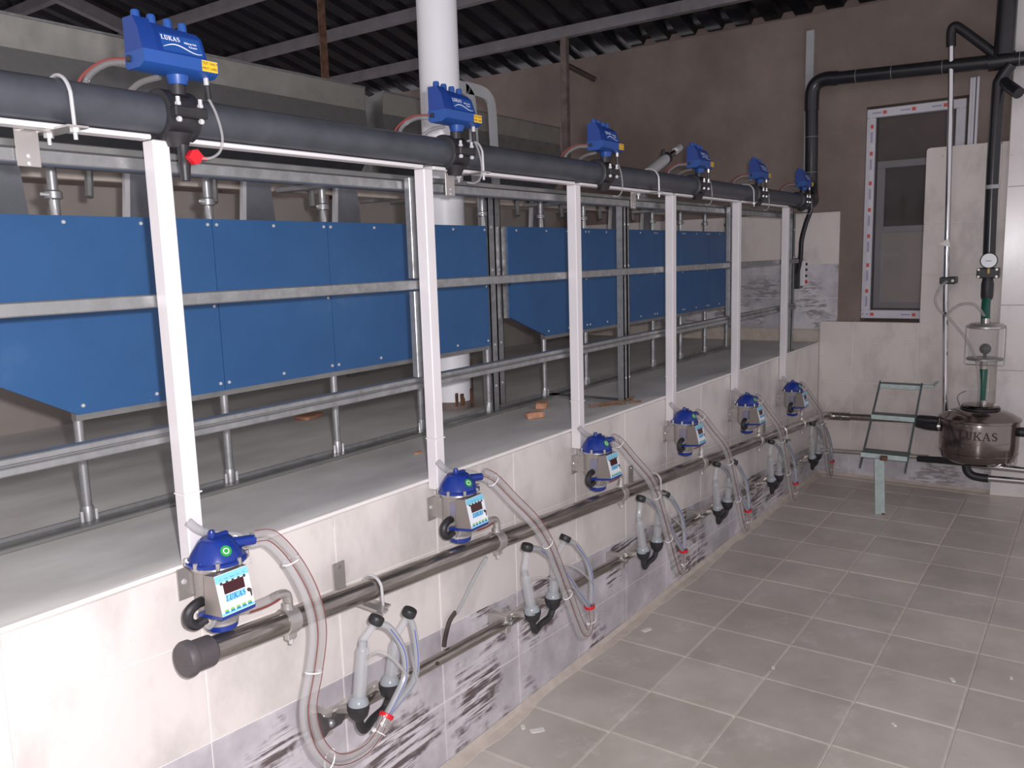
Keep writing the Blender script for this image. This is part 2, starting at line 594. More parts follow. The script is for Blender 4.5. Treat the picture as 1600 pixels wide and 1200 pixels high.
# ---- pit wall below the platform, with its sloping tile courses
wp = MB().box((-2.1, 0.0032, -0.1), (5.32, 0.30, ZP - 0.045)).build('wall_pit', 'wgrout')
struct(wp, 'tiled pit wall below the platform')
A_ = lambda x: 0.791 - 0.055 * x
B_ = lambda x: 0.530 - 0.058 * x
C_ = lambda x: 0.262 - 0.042 * x
xs = [0.018 + 0.4215 * k for k in range(-5, 13)]
xs[-1] = XF - 0.002
for i in range(len(xs) - 1):
    a, b = xs[i] + 0.002, xs[i + 1] - 0.002
    rows = [(lambda x: ZP - 0.010, A_, 'cream'), (A_, B_, 'cream'), (B_, C_, 'smear'), (C_, lambda x: 0.0, 'smear')]
    for r, (top, bot, mt) in enumerate(rows):
        g = 0.002
        y0 = random.uniform(-0.0008, 0.0008)
        poly = [(a, bot(a) + g), (b, bot(b) + g), (b, top(b) - g), (a, top(a) - g)]
        mb = MB()
        c = V(((a + b) / 2, 0, sum(p[1] for p in poly) / 4))
        inn = [(c.x + (p[0] - c.x) * 0.992, c.z + (p[1] - c.z) * 0.988) for p in poly]
        vs = [(p[0], 0.008, p[1]) for p in poly] + [(p[0], y0 + 0.0015, p[1]) for p in poly] + [(p[0], y0, p[1]) for p in inn]
        fs = [(8, 9, 10, 11)] + [(k, (k + 1) % 4, 4 + (k + 1) % 4, 4 + k) for k in range(4)] + [(4 + k, 4 + (k + 1) % 4, 8 + (k + 1) % 4, 8 + k) for k in range(4)]
        mb.add(vs, fs)
        mb.build('tile', mt, wp, 20)

# ---- mortar fillet where the pit wall meets the floor
mb = MB()
N = 120
vs = []
for k in range(N + 1):
    x = -1.9 + (XF + 1.9) * k / N
    wdt = 0.042 + 0.018 * math.sin(x * 5.1) * math.sin(x * 2.3 + 1) + random.uniform(-0.006, 0.006)
    vs += [(x, 0.004, -0.004), (x, -0.002, 0.022), (x, -0.016, 0.007), (x, -max(0.024, wdt), 0.0012), (x, -max(0.024, wdt) - 0.004, -0.004)]
fs = []
for k in range(N):
    for q in range(4):
        fs.append((5 * k + q, 5 * k + q + 1, 5 * k + 6 + q, 5 * k + 5 + q))
mb.add(vs, fs)
struct(mb.build('trim_1', 'mortar'), 'pale mortar fillet along the foot of the pit wall')
struct(MB().prism([(XF + .004, -.004), (XF - .05, -.004), (XF - .045, .003), (XF - .012, .012), (XF, .030)], -2.7, -0.02, 'y').build('trim_2', 'mortar'), 'pale mortar fillet along the foot of the end wall')

# ---- platform slab and its mortar nosing
pl = MB()
nx = 60
vs, fs = [], []
for k in range(nx + 1):
    x = -2.1 + (5.32 + 2.1) * k / nx
    e = random.uniform(-0.002, 0.003)
    vs += [(x, 0.004 + e * 0.3, ZP - 0.05), (x, 0.004 + e * 0.3, ZP - 0.008), (x, 0.018 + e, ZP - 0.0005), (x, 0.09, ZP), (x, YR + .1, ZP), (x, YR + .1, ZP - 0.05)]
for k in range(nx):
    for q in range(6):
        fs.append((6 * k + q, 6 * k + (q + 1) % 6, 6 * k + 6 + (q + 1) % 6, 6 * k + 6 + q))
fs += [tuple(range(6)), tuple(range(6 * nx, 6 * nx + 6))]
pl.add(vs, fs)
struct(pl.build('floor_platform', 'concrete', sharp=60), 'grey concrete standing platform above the pit')
struct(MB().box((-2.1, -0.0015, ZP - 0.009), (XF, 0.016, ZP + 0.0015), ch=0.002).build('trim_3', 'wgrout'), 'white grout nosing along the platform edge')

# ---- wall behind the platform
wl = MB().box((-2.1, YR, 0.5), (5.32, YR + 0.15, 2.02)).build('wall_left', 'greywall')
struct(wl, 'low brown plaster wall behind the feed troughs')

wo = MB().box((-1.6, 6.9, 0.5), (5.34, 7.0, 5.2)).build('wall_outer', 'plaster')
struct(wo, 'dark outer wall beyond the feed troughs')
# ---- far wall with a window opening, brown plaster
wb = MB()
wy0, wy1, wz0, wz1 = -0.900, -0.262, 1.135, 2.60
xa, xb = 5.20, 5.34
wb.box((xa, -2.8, -0.1), (xb, wy0, 3.27))
wb.box((xa, wy1, -0.1), (xb, 7.0, 3.27))
wb.box((xa, wy0, -0.1), (xb, wy1, wz0))
wb.box((xa, wy0, wz1), (xb, wy1, 3.27))
wb_o = wb.build('wall_back', 'plaster', sharp=30)
struct(wb_o, 'brown plaster end wall')
# cladding of the pit end wall, tile by tile
def clad(y0, y1, z0, z1, mt, x=XF, back=5.2, parent=wb_o, round_=False):
    g = 0.0018
    mb = MB()
    if round_:
        r = 0.022
        pts = [(y0 - g, z0 + g), (y1 + g, z0 + g), (y1 + g, z1 - g)]
        pts += [(y0 - g - r + r * math.cos(PI / 2 + 0), 0)][:0]
        pts += [(y0 - g - r + r * math.sin(q * PI / 8), z1 - g - r + r * math.cos(q * PI / 8)) for q in range(5)]
        mb.prism(pts, x, back, 'x')
    else:
        mb.box((x + random.uniform(-.0006, .0006), y1 + g, z0 + g), (back, y0 - g, z1 - g), ch=0.002)
    return mb.build('tile', mt, parent, 20)


MB().box((XF + .0028, -1.128, -.05), (5.201, 0.0, 1.133)).build('grout_bed', 'wgrout', wb_o)
MB().box((XF + .0028, -1.128, 1.133), (5.201, -.66, 2.27)).build('grout_bed', 'wgrout', wb_o)
MB().box((5.1878, -.110, 1.0), (5.201, 1.98, 1.905)).build('grout_bed', 'wgrout', wb_o)
yc = [0.0, -0.235, -0.655, -1.085, -1.13]
rowz = [0.0, 0.195, 0.415, 0.70, 0.985, 1.135]
for i in range(len(yc) - 1):
    for j in range(len(rowz) - 1):
        clad(yc[i], yc[i + 1], rowz[j], rowz[j + 1], 'smear2' if j == 0 else 'cream2')
for y0, y1 in ((-0.655, -1.085), (-1.085, -1.13)):
    for z0, z1 in ((1.135, 1.455), (1.455, 1.795), (1.795, 2.285)):
        clad(y0, y1, z0, z1, 'cream2', round_=(z1 > 2.2 and y0 > -0.7))
# a strip of shiny white tiles on the pillar at the right, turned a little towards the pit
wr = MB()
Q = Matrix.Translation((5.118, -1.128, 0)) @ Matrix.Rotation(math.radians(4.9), 4, 'Z')
wr.box((0.012, -0.62, -0.1), (0.09, 0.0, 3.27), Q)
wr_o = struct(wr.build('wall_right', 'wgrout'), 'white grout core of the tiled pillar at the right')
for k, (z0, z1) in enumerate(((0.0, .42), (.42, .84), (.84, 1.26), (1.26, 2.0), (2.0, 2.75), (2.75, 3.26))):
    for y0, y1 in ((0.0, -0.30), (-0.30, -0.60)):
        MB().box((0.0, y1 + .0018, z0 + .0018), (0.014, y0 - .0018, z1 - .0018), Q, ch=0.002).build('tile', 'white_tile', wr_o, 20)
# cladding above the platform end
yk = [-0.112, 0.30, 0.72, 1.14, 1.56, 1.98]
for i in range(5):
    clad(yk[i + 1], yk[i], 1.545, 1.91, 'cream2', 5.185, 5.21)
    for z0, z1 in ((1.07, 1.30), (1.30, 1.545)):
        clad(yk[i + 1], yk[i], z0, z1, 'smear2', 5.185, 5.21)
struct(MB().box((5.172, 0.0, ZP - .02), (5.205, 2.04, 1.07), ch=.006).build('baseboard_back', 'mortar'), 'tan mortar band at the foot of the wall over the platform')

# ---- window with its film-wrapped profile, seen half behind the tiled panel
wd = thing('window_1', 'white plastic window still wrapped in printed film', 'window', (5.245, -0.565, 1.155))
del wd['category']
wd['kind'] = 'structure'
fy0, fy1, fz = 0.303, -0.303, 1.43
fw = 0.058
fr = MB()
fr.box((-.025, fy1, 0), (.03, fy0, fw), ch=.004).box((-.025, fy1, fz - fw), (.03, fy0, fz), ch=.004)
fr.box((-.025, fy0 - fw, fw), (.03, fy0, fz - fw), ch=.004).box((-.025, fy1, fw), (.03, fy1 + fw, fz - fw), ch=.004)
fr.box((-.030, fy0 - fw * .62, fw * .4), (-.024, fy0 - fw * .35, fz - fw * .4)).box((-.030, fy1 + fw * .35, fw * .4), (-.024, fy1 + fw * .62, fz - fw * .4))
fro = fr.build('frame', 'wframe', wd)
MB().box((.004, fy1 + fw - .004, fw - .004), (.010, fy0 - fw + .004, fz - fw + .004)).build('pane', 'pane', wd)
MB().box((.0, fy0 - fw - .012, fw), (.02, fy0 - fw, fz - fw)).build('gasket', 'rubber', wd)
for z in (0.18, 0.36, 0.56, 0.74, 0.92, 1.12, 1.30):
    MB().box((-.0322, fy0 - .046, z), (-.0302, fy0 - .028, z + .026)).build('film_mark', 'sticker', wd)
    MB().box((-.0322, fy0 - .042, z - .095), (-.0302, fy0 - .030, z - .025)).build('film_print', 'film', wd)
for y in (0.20, 0.02, -.17):
    MB().box((-.0272, y - .024, fz - .040), (-.0252, y, fz - .018)).build('film_mark', 'sticker', wd)
    MB().box((-.0272, y + .01, fz - .034), (-.0252, y + .07, fz - .024)).build('film_print', 'film', wd)
for y in (0.24, -0.03):
    MB().box((-.0272, y - .024, .018), (-.0252, y, .040)).build('film_mark', 'sticker', wd)
    MB().box((-.0272, y + .012, .024), (-.0252, y + .07, .034)).build('film_print', 'film', wd)
# the second sash profile standing proud at the right jamb
sa = MB()
for a in (0.0, .024, .040):
    sa.box((-.088 + a * .4, fy1 - .075 + a * .9, .10), (-.0455, fy1 - .060 + a, 1.545), ch=.002)
sa.build('sash_profile', 'wframe', wd)

# the room seen through the window
ir = MB().box((7.2, -2.4, 0.2), (7.3, 1.6, 3.4)).build('wall_inner', 'roomwall')
struct(ir, 'dim wall of the room behind the window')
w2 = thing('window_2', 'inner window frame with a pale panel seen through the glass', 'window', (7.15, -0.28, 1.10))
del w2['category']
w2['kind'] = 'structure'
f2 = MB()
f2.box((-.03, -.34, 0), (.03, .34, .06), ch=.004).box((-.03, -.34, 1.25), (.03, .34, 1.31), ch=.004)
f2.box((-.03, .28, .06), (.03, .34, 1.25), ch=.004).box((-.03, -.34, .06), (.03, -.28, 1.25), ch=.004).box((-.03, -.28, .68), (.03, .28, .735), ch=.004)
f2.build('frame', 'wframe', w2)
MB().box((-.005, -.28, .06), (.005, .28, .68)).build('panel', 'roompanel', w2)
MB().box((-.005, -.28, .735), (.005, .28, 1.25)).build('pane', 'pane', w2)
f3 = struct(MB().box((5.34, -2.4, 0.9), (7.3, 1.6, 1.0)).build('floor_inner', 'roomwall'), 'floor of the room behind the window')
struct(MB().box((5.34, -2.4, 3.3), (7.3, 1.6, 3.4)).build('ceiling_inner', 'roomwall'), 'ceiling of the room behind the window')

# ---- roof: corrugated sheets falling towards the end wall, on purlins and rafters
ZR = lambda x: 3.30 + 0.25 * (5.2 - x)
ce = bpy.data.objects.new('ceiling', None)
COL.objects.link(ce)
struct(ce, 'dark corrugated sheet roof on steel purlins')
for s in range(11):
    y0 = -2.7 + s * 0.88
    mb = MB()
    prof = []
    for k in range(4):
        b = y0 + k * 0.22
        prof += [(b, .055), (b + .115, .055), (b + .135, .092), (b + .20, .092)]
    prof.append((y0 + .885, .055))
    n = len(prof)
    vs = [(-1.4, p[0], ZR(-1.4) + p[1]) for p in prof] + [(5.75, p[0], ZR(5.75) + p[1]) for p in prof]
    vs += [(q[0], q[1], q[2] + .003) for q in vs]
    fs = [(k, k + 1, n + k + 1, n + k) for k in range(n - 1)] + [(2 * n + k, 3 * n + k, 3 * n + k + 1, 2 * n + k + 1) for k in range(n - 1)]
    mb.add(vs, fs)
    mb.build('roof_sheet', 'roof', ce, 15)
for x in (-1.38, -.69, 0.0, 0.70, 1.39, 2.08, 2.77, 3.46, 4.16, 4.845):
    z = ZR(x)
    MB().prism([(x - .03, z - .035), (x + .03, z - .035), (x + .03, z - .028), (x - .022, z - .028), (x - .022, z + .045), (x - .03, z + .045)], -2.7, 6.9, 'y').build('purlin', 'purlin', ce, 30)
for y in (5.33, -1.9):
    MB().prism([(-1.4, ZR(-1.4) - .03), (5.2, ZR(5.2) - .03), (5.2, ZR(5.2) - .13), (-1.4, ZR(-1.4) - .13)], y, y + .07, 'y').build('rafter', 'purlin', ce, 30)

# ================================================================== PIPES AND POSTS
# ---- main vacuum pipe on top of the posts
vp = thing('vacuum_pipe', 'long dark grey vacuum pipe running along the top of the white posts', 'pipe', (2.0, -0.03, 1.9625))
MB().cyl((-2.75, 0, 0), (2.72, 0, 0), .0415, n=28).build('pipe', 'pvc', vp)
MB().lathe([(.05, -.05), (.05, .03), (.046, .05), (.03, .055)], (2.70, 0, 0), 24, (1, 0, 0)).build('end_cap', 'rubber', vp)
MB().tube([(2.71, 0, -.02), (2.745, .0, -.06), (2.72, .02, -.14), (2.70, .04, -.25), (2.70, .045, -.36), (2.72, .07, -.47)], .016, 10).build('drain_tube', 'pvcb', vp)

# ---- header pipe on the end wall
hp = thing('header_pipe', 'black header pipe rising at the platform end and crossing above the window', 'pipe', (5.05, 0.055, 2.0))
R_ = .043
MB().tube([(-.28, -.07, -.035), (-.14, -.05, -.02), (-.05, -.02, .03), (0, 0, .12), (.0, .003, .35), (0, .008, .62)], R_, 18).build('riser', 'pvcb', hp)
MB().tube([(0, .008, .60), (0, .006, .72), (0, -.02, .775), (0, -.075, .795), (0, -.16, .79)], R_ * 1.12, 18).build('elbow', 'pvcb', hp)
MB().cyl((0, -.12, .792), (0, -1.62, .735), R_, n=20).build('cross_pipe', 'pvcb', hp)
for y in (-.28, -.50, -.80, -1.22):
    MB().lathe([(R_ + .0008, -.001), (R_ + .0008, .001)], (0, y, .792 - .038 * (-y - .12)), 24, (0, 1, 0)).build('joint_ring', 'greyplate', hp)
for z in (.18, .42):
    MB().lathe([(R_ + .0008, -.001), (R_ + .0008, .001)], (0, .004, z), 24, (0, 0, 1)).build('joint_ring', 'greyplate', hp)
MB().lathe([(.052, -.07), (.052, .07)], (0, -1.125, .752), 22, (0, 1, 0)).build('tee', 'pvcb', hp)
MB().cyl((-.03, -1.135, .78), (-.03, -1.145, 1.31), .055, n=20).build('upper_pipe', 'pvcb', hp)

# ---- black down pipe to the regulator, with the gauge
dp = thing('regulator_pipe', 'black down pipe with a round pressure gauge beside the chrome pipe', 'pipe', (5.03, -1.06, 1.2))
MB().tube([(.0, -.06, 1.52), (0, -.01, 1.44), (0, 0, 1.36), (0, .005, .9), (0, 0, .34)], .036, 16).build('pipe', 'pvcb', dp)
MB().cyl((-.0, -.02, 1.43), (-.11, -.12, 1.33), .034, n=14).build('branch', 'pvcb', dp)
MB().lathe([(.041, -.012), (.041, .012)], (0, 0, .80), 20, (0, .02, 1)).build('pipe_band', 'greyplate', dp)
MB().box((-.03, -.062, .235), (.06, .062, .30), ch=.006).build('clamp_block', 'rubber', dp)
for y, z in ((-.05, .29), (.05, .29), (-.05, .245), (.05, .245)):
    MB().cyl((-.030, y, z), (-.037, y, z), .008, n=8).build('bolt', 'inox', dp)
MB().lathe([(.030, .10), (.036, .12), (.036, .20), (.028, .24)], (0, 0, 0), 16).build('coupling', 'rubber', dp)
g = MB().lathe([(.050, 0), (.050, .022), (.046, .026)], (-.035, -.005, .345), 28, (-1, -.05, .05)).build('gauge', 'pvcb', dp)
MB().lathe([(.043, .0262), (.043, .0275)], (-.035, -.005, .345), 28, (-1, -.05, .05)).build('dial', 'dial', g)
MB().box((-.0645, -.020, .3425), (-.0635, .010, .3455), Matrix.Rotation(0, 4, 'X')).build('needle', 'dprint', g)
MB().cyl((-.03, -.003, .30), (-.03, -.003, .265), .011, n=10).build('brass_fitting', 'brass', dp)
MB().tube([(0, 0, .12), (-.03, 0, .06), (-.06, -.005, -.02), (-.08, -.01, -.06)], .026, 12).build('green_hose', 'greenhose', dp)

# ---- chrome vertical pipe with thin hose
cp = thing('chrome_pipe', 'chrome vertical pipe standing against the tiled end wall', 'pipe', (5.03, -0.835, 0.52))
MB().tube([(0, -.02, 0.02), (0, .01, .8), (0, .032, 2.0), (0, .046, 2.40)], .0175, 16, smooth=False).build('pipe', 'chrome', cp)
MB().tube([(0, .045, 2.36), (0, .048, 2.44), (0, .035, 2.475), (0, -.01, 2.45), (.0, -.21, 2.262)], .028, 12).build('elbow', 'rubber', cp)
MB().box((-.035, -.045, .88), (.10, .045, .925), ch=.005).build('pipe_clamp', 'rubber', cp)
MB().cyl((-.036, -.032, .902), (-.044, -.032, .902), .009, n=8).build('bolt', 'inox', cp)
MB().prism([(-.005, 1.115), (.06, 1.135), (.005, 1.175)], -.02, .0, 'x').build('clip', 'inox', cp)
MB().cyl((0, -.02, -.03), (0, -.02, .03), .022, n=14).build('foot_socket', 'rubber', cp)
th = thing('thin_hose', 'thin smoky hose looped round the chrome pipe down to the vessel', 'hose', (4.93, -0.84, 1.2))
MB().tube([(.03, .003, .22), (0, .03, .19), (-.01, .058, .117), (-.01, .04, .05), (-.005, -.005, .012), (0, -.05, .05), (0, -.10, .077), (0, -.17, .07), (0.01, -.222, .0)], .009, 9).build('upper_loop', 'hose', th)
MB().tube([(-.01, .0, .012), (-.015, -.05, -.04), (-.015, -.13, -.146), (-.02, -.19, -.27), (-.03, -.215, -.40), (-.045, -.22, -.545)], .009, 9).build('lower_run', 'hose', th)
MB().lathe([(.012, -.006), (.012, .006)], (-.005, -.003, .012), 12, (0, 1, .2)).build('tie', 'rubber', th)

# ---- milk line along the pit wall and wash line below it
zp = lambda x: 0.806 - 0.0655 * x
zw = lambda x: 0.468 - 0.050 * x
ml = thing('milk_pipe', 'stainless milk pipe sloping along the pit wall with a grey end cap', 'pipe', (0, -0.1, 0))
MB().tube([(-.07, 0, zp(-.07)), (4.85, 0, zp(4.85))], .0285, 24, smooth=False).build('pipe', 'inoxd', ml)
MB().tube([(4.82, 0, zp(4.82)), (4.93, 0, zp(4.93)), (4.985, -.03, .477), (5.0, -.09, .476), (5.0, -.16, .478)], .0295, 18).build('bend', 'inoxd', ml)
MB().tube([(5.0, -.14, .478), (5.0, -.62, .494)], .024, 18, smooth=False).build('end_run', 'inoxd', ml)
d_ = (V((-1, 0, .0655))).normalized()
MB().lathe([(.030, -.05), (.0345, -.045), (.0345, .0), (.040, .004), (.040, .016), (.036, .022), (.0, .024)], (-.075, 0, zp(-.075)), 26, d_).build('end_cap', 'endcap', ml)
MB().lathe([(.03, -.06), (.033, -.03), (.033, .05), (.028, .07)], (5.0, -.66, .496), 18, (0, 1, 0)).build('rubber_sleeve', 'rubber', ml)
wl_ = thing('wash_pipe', 'dusty stainless wash pipe low on the pit wall', 'pipe', (0, -0.06, 0))
MB().tube([(.34, 0, zw(.34)), (4.9, 0, zw(4.9))], .0185, 20, smooth=False).build('pipe', 'inoxd', wl_)
MB().lathe([(.019, -.03), (.024, -.02), (.026, .025), (.034, .045), (.034, .058), (.0, .062)], (.335, 0, zw(.335)), 22, (-1, 0, .05)).build('end_cap', 'endcap', wl_)
MB().tube([(4.88, 0, zw(4.88)), (4.97, 0, .219), (5.01, -.05, .217), (5.02, -.13, .22), (5.02, -.71, .24)], .0165, 14).build('end_run', 'inox', wl_)
MB().cyl((.745, -.0, zw(.745)), (.745, -.022, zw(.745) + .004), .006, n=10).build('stud', 'dprint', wl_)

# wall brackets that carry the milk pipe
def bracket(x, label):
    z = zp(x)
    t = thing('pipe_bracket', label, 'bracket', (x, 0, z), 'wall brackets under the milk pipe')
    m = MB().box((-.022, -.006, -.062), (.022, -.0005, .062), ch=.0015)
    m.build('wall_plate', 'inox', t)
    for zz in (-.05, .05):
        MB().lathe([(.006, 0), (.004, .004), (0, .005)], (0, -.006, zz), 8, (0, -1, 0)).build('screw', 'galvd', t)
    MB().prism([(-.006, -.038), (-.17, -.046), (-.17, -.040), (-.006, -.030)], -.010, .014, 'x').build('arm', 'inox', t)
    pts = [(.03, -.062, -.055), (.03, -.066, 0), (.03, -.07, .012)] + [(.03, -.1 + .034 * math.cos(a), .034 * math.sin(a)) for a in [PI * k / 8 for k in range(1, 8)]] + [(.03, -.134, 0), (.03, -.136, -.068)]
    MB().tube(pts, .0042, 8, sub=2).build('u_bolt', 'zinc', t)
    MB().cyl((.03, -.136, -.056), (.03, -.136, -.046), .009, n=6).build('nut', 'zinc', t)
    MB().cyl((.03, -.062, -.056), (.03, -.062, -.046), .009, n=6).build('nut', 'zinc', t)
    MB().box((-.005, -.15, -.047), (.045, -.05, -.042)).build('saddle_plate', 'inox', t)


bracket(.443, 'steel wall bracket with bolt holding the milk pipe nearest the grey end cap')
bracket(2.17, 'steel wall bracket with bolt holding the milk pipe below the third milk meter')
bracket(3.95, 'steel wall bracket holding the milk pipe near the far bend')

# ---- white posts and trunking
PX = [0.0, 0.847, 1.695, 2.555, 3.40, 4.25]
PB = [.985, .950, .905, .862, .885, .83]
SEAM = [1.150, 1.110, 1.092, 1.076, 1.066, 1.05]
for i, x in enumerate(PX):
    zb = PB[i]
    t = thing('white_post', 'slim white square post on the pit edge, ' + ORD[i], 'post', (x, -.021, zb), 'white posts along the pit edge')
    hw = .0195
    MB().box((-hw, -hw, SEAM[i] - zb), (hw, hw, 1.910 - zb), ch=.0025).build('shaft', 'white', t)
    MB().box((-hw, -hw, 0), (hw, hw, SEAM[i] - zb), ch=.0025).build('sleeve', 'white', t)
    MB().box((-hw - .001, -hw - .001, SEAM[i] - zb - .002), (hw + .004, hw + .001, SEAM[i] - zb + .001)).build('seam', 'wgrout', t)
ends = [-.62] + PX
sp = ['left of the nearest post', 'between the first and second posts', 'between the second and third posts', 'between the third and fourth posts', 'between the fourth and fifth posts', 'between the fifth and sixth posts']
for i in range(6):
    a, b = ends[i] + .0215, ends[i + 1] - .0215
    tag(MB().box((a, -.042, 1.9095), (b, -.004, 1.9195), ch=.002).build('cable_trunking', 'white'), 'flat white cable trunking under the vacuum pipe ' + sp[i], 'trunking', 'white trunking lengths under the vacuum pipe')

# ---- galvanised rails
def rail(name, label, x0, x1, y0, y1, z0, z1, mat='galv', lip=True):
    t = thing(name, label, 'rail', ((x0 + x1) / 2, (y0 + y1) / 2, z0), 'galvanised rails along the platform')
    L = (x1 - x0) / 2
    hy, h = (y1 - y0) / 2, z1 - z0
    MB().box((-L, -hy, 0), (L, hy, h), ch=.0025).build('bar', mat, t)
    return t


rail('mid_rail', 'galvanised middle rail crossing in front of the blue panels', -.75, 4.62, .003, .025, 1.562, 1.590)
t = rail('lower_rail', 'galvanised lower rail with a double edge below the blue panels', -.75, 4.62, .012, .038, 1.262, 1.279)
MB().box((-2.685, -.008, .0205), (2.685, .022, .034), ch=.002).build('upper_lip', 'galv', t)
MB().box((-2.685, -.004, .016), (2.685, .012, .0215)).build('web', 'galvd', t)
t = rail('top_rail', 'galvanised front top rail just under the vacuum pipe', -.75, 4.62, .030, .070, 1.853, 1.880)
MB().box((-2.685, .0, .030), (2.685, .02, .046), ch=.002).build('upper_lip', 'galvd', t)
rail('stall_beam', 'galvanised beam on top of the blue panel legs', -.6, 4.62, .455, .505, 1.902, 1.950, 'galvd')
rail('rear_beam', 'pale steel beam behind the stall legs under the feed trough', -.2, 4.6, .93, .97, 1.925, 1.962, 'mortar')
fc = thing('floor_channel', 'galvanised channel lying on the platform under the blue panel legs', 'rail', (1.9, .478, ZP))
MB().box((-2.7, -.036, 0), (2.72, .024, .014), ch=.003).build('channel', 'galvd', fc)
MB().box((-2.7, .018, .014), (2.72, .024, .024)).build('edge', 'galv', fc)
tag(MB().box((2.27, .06, ZP), (2.33, .50, ZP + .014), ch=.002).build('floor_crossbar', 'galvd'), 'short flat steel bar on the platform between steel post and floor channel', 'bar')

# cross ties from top rail to stall beam
for x, nm in ((-.19, 'left of the nearest white post'), (.835, 'behind the second white post'), (2.29, 'at the free-standing steel post'), (3.395, 'behind the fifth white post')):
    tag(MB().box((x - .02, .071, 1.885), (x + .02, .60, 1.902), ch=.002).build('cross_tie', 'galv'), 'galvanised cross tie above the stalls ' + nm, 'bar', 'cross ties above the stalls')

# galvanised uprights
def upright(x, y, label, h=.92, a=.022, d=.026):
    t = thing('steel_upright', label, 'post', (x, y, ZP), 'galvanised uprights on the platform')
    MB().box((-a, -d, 0), (-a + .004, d, h)).box((-a, -d, 0), (a, -d + .004, h)).box((a - .004, -d, 0), (a, d, h)).build('channel', 'galv', t)
    MB().box((-a * 1.5, -d * 1.3, 0), (a * 1.5, d * 1.3, .006)).build('foot_plate', 'galvd', t)
    for z in (.12, .30, .62, .80):
        MB().lathe([(.006, 0), (.004, .003), (0, .004)], (0, -d, z), 8, (0, -1, 0)).build('bolt', 'zinc', t)
    return t


upright(2.272, .085, 'free-standing galvanised upright between the third and fourth white posts', a=.013, d=.017)
t2 = upright(2.308, .085, 'narrow galvanised upright standing close beside the free-standing one', a=.010, d=.015)
for x, nm in ((.824, 'second'), (3.378, 'fifth')):
    t = thing('post_stiffener', 'short galvanised bar between the rails right behind the %s white post' % nm, 'bar', (x, .004, 1.298), 'galvanised bars behind white posts')
    MB().box((-.012, -.0, 0), (.012, .022, .260), ch=.002).build('lower_bar', 'galv', t)
    MB().box((-.012, -.0, .296), (.012, .022, .590), ch=.002).build('upper_bar', 'galv', t)
upright(4.585, .046, 'galvanised upright at the far end of the platform', a=.022, d=.02)
upright(1.838, .50, 'galvanised upright at the end of the nearer blue panels', a=.022, h=.94)
upright(1.925, .53, 'galvanised upright at the start of the farther blue panels', a=.022, h=.94)

# ---- pipe straps on the vacuum pipe with their arms
def strap(x, label, arm=True):
    t = thing('pipe_strap', label, 'clamp', (x, -.03, 1.9625), 'straps on the vacuum pipe')
    r = .0475
    pts = [(0, r + .002, -.075), (0, r, 0)] + [(0, r * math.cos(a), r * math.sin(a)) for a in [PI * k / 10 for k in range(1, 10)]] + [(0, -r, 0), (0, -r - .002, -.075)]
    MB().tube(pts, .0038, 8, sub=2).build('u_bolt', 'zinc', t)
    for y in (-r - .002, r + .002):
        MB().cyl((0, y, -.062), (0, y, -.050), .009, n=6).build('nut', 'zinc', t)
    if arm:
        MB().box((-.02, -.062, -.054), (.02, .078, -.050)).build('arm', 'inox', t)
        MB().box((-.062, .052, -.118), (-.018, .056, -.048), ch=.001).build('plate', 'inox', t)
        MB().prism([(-.055, .03), (-.01, .06), (-.01, .075), (-.055, .056)], -.054, -.050, 'z').build('gusset', 'inox', t)
        for z in (-.112, -.098):
            MB().lathe([(.0045, 0), (0, .003)], (-.040, .052, z), 8, (0, -1, 0)).build('rivet', 'zinc', t)


strap(-.20, 'bright steel strap round the vacuum pipe left of the nearest post')
strap(1.062, 'bright steel strap round the vacuum pipe right of the second pulsator')
strap(2.31, 'bright steel strap round the vacuum pipe before the fourth post')
strap(3.50, 'bright steel strap round the vacuum pipe just past the fifth post')

# ---- round white column
cl = thing('round_column', 'tall round white column with a rusty foot standing on the platform', 'column', (1.85, .735, ZP))
MB().lathe([(.0865, .035), (.0865, ZR(1.85) - ZP + .02)], (0, 0, 0), 36).build('shaft', 'white2', cl)
MB().lathe([(.0885, .0), (.0872, .038)], (0, 0, 0), 36).build('rusty_foot', 'greybrown', cl)
MB().prism([(.04, -.082), (.058, -.078), (.054, -.074), (.05, -.08)], .0, .22, 'z').build('rust_scab', 'rust', cl)
for k in range(5):
    a = random.uniform(-2.4, -.4)
    MB().box((.0868 * math.cos(a) - .012, .0868 * math.sin(a) - .003, .02), (.0868 * math.cos(a) + .012, .0868 * math.sin(a) + .003, .02 + random.uniform(.03, .09)), ch=.002).build('rust_patch', 'rust', cl)

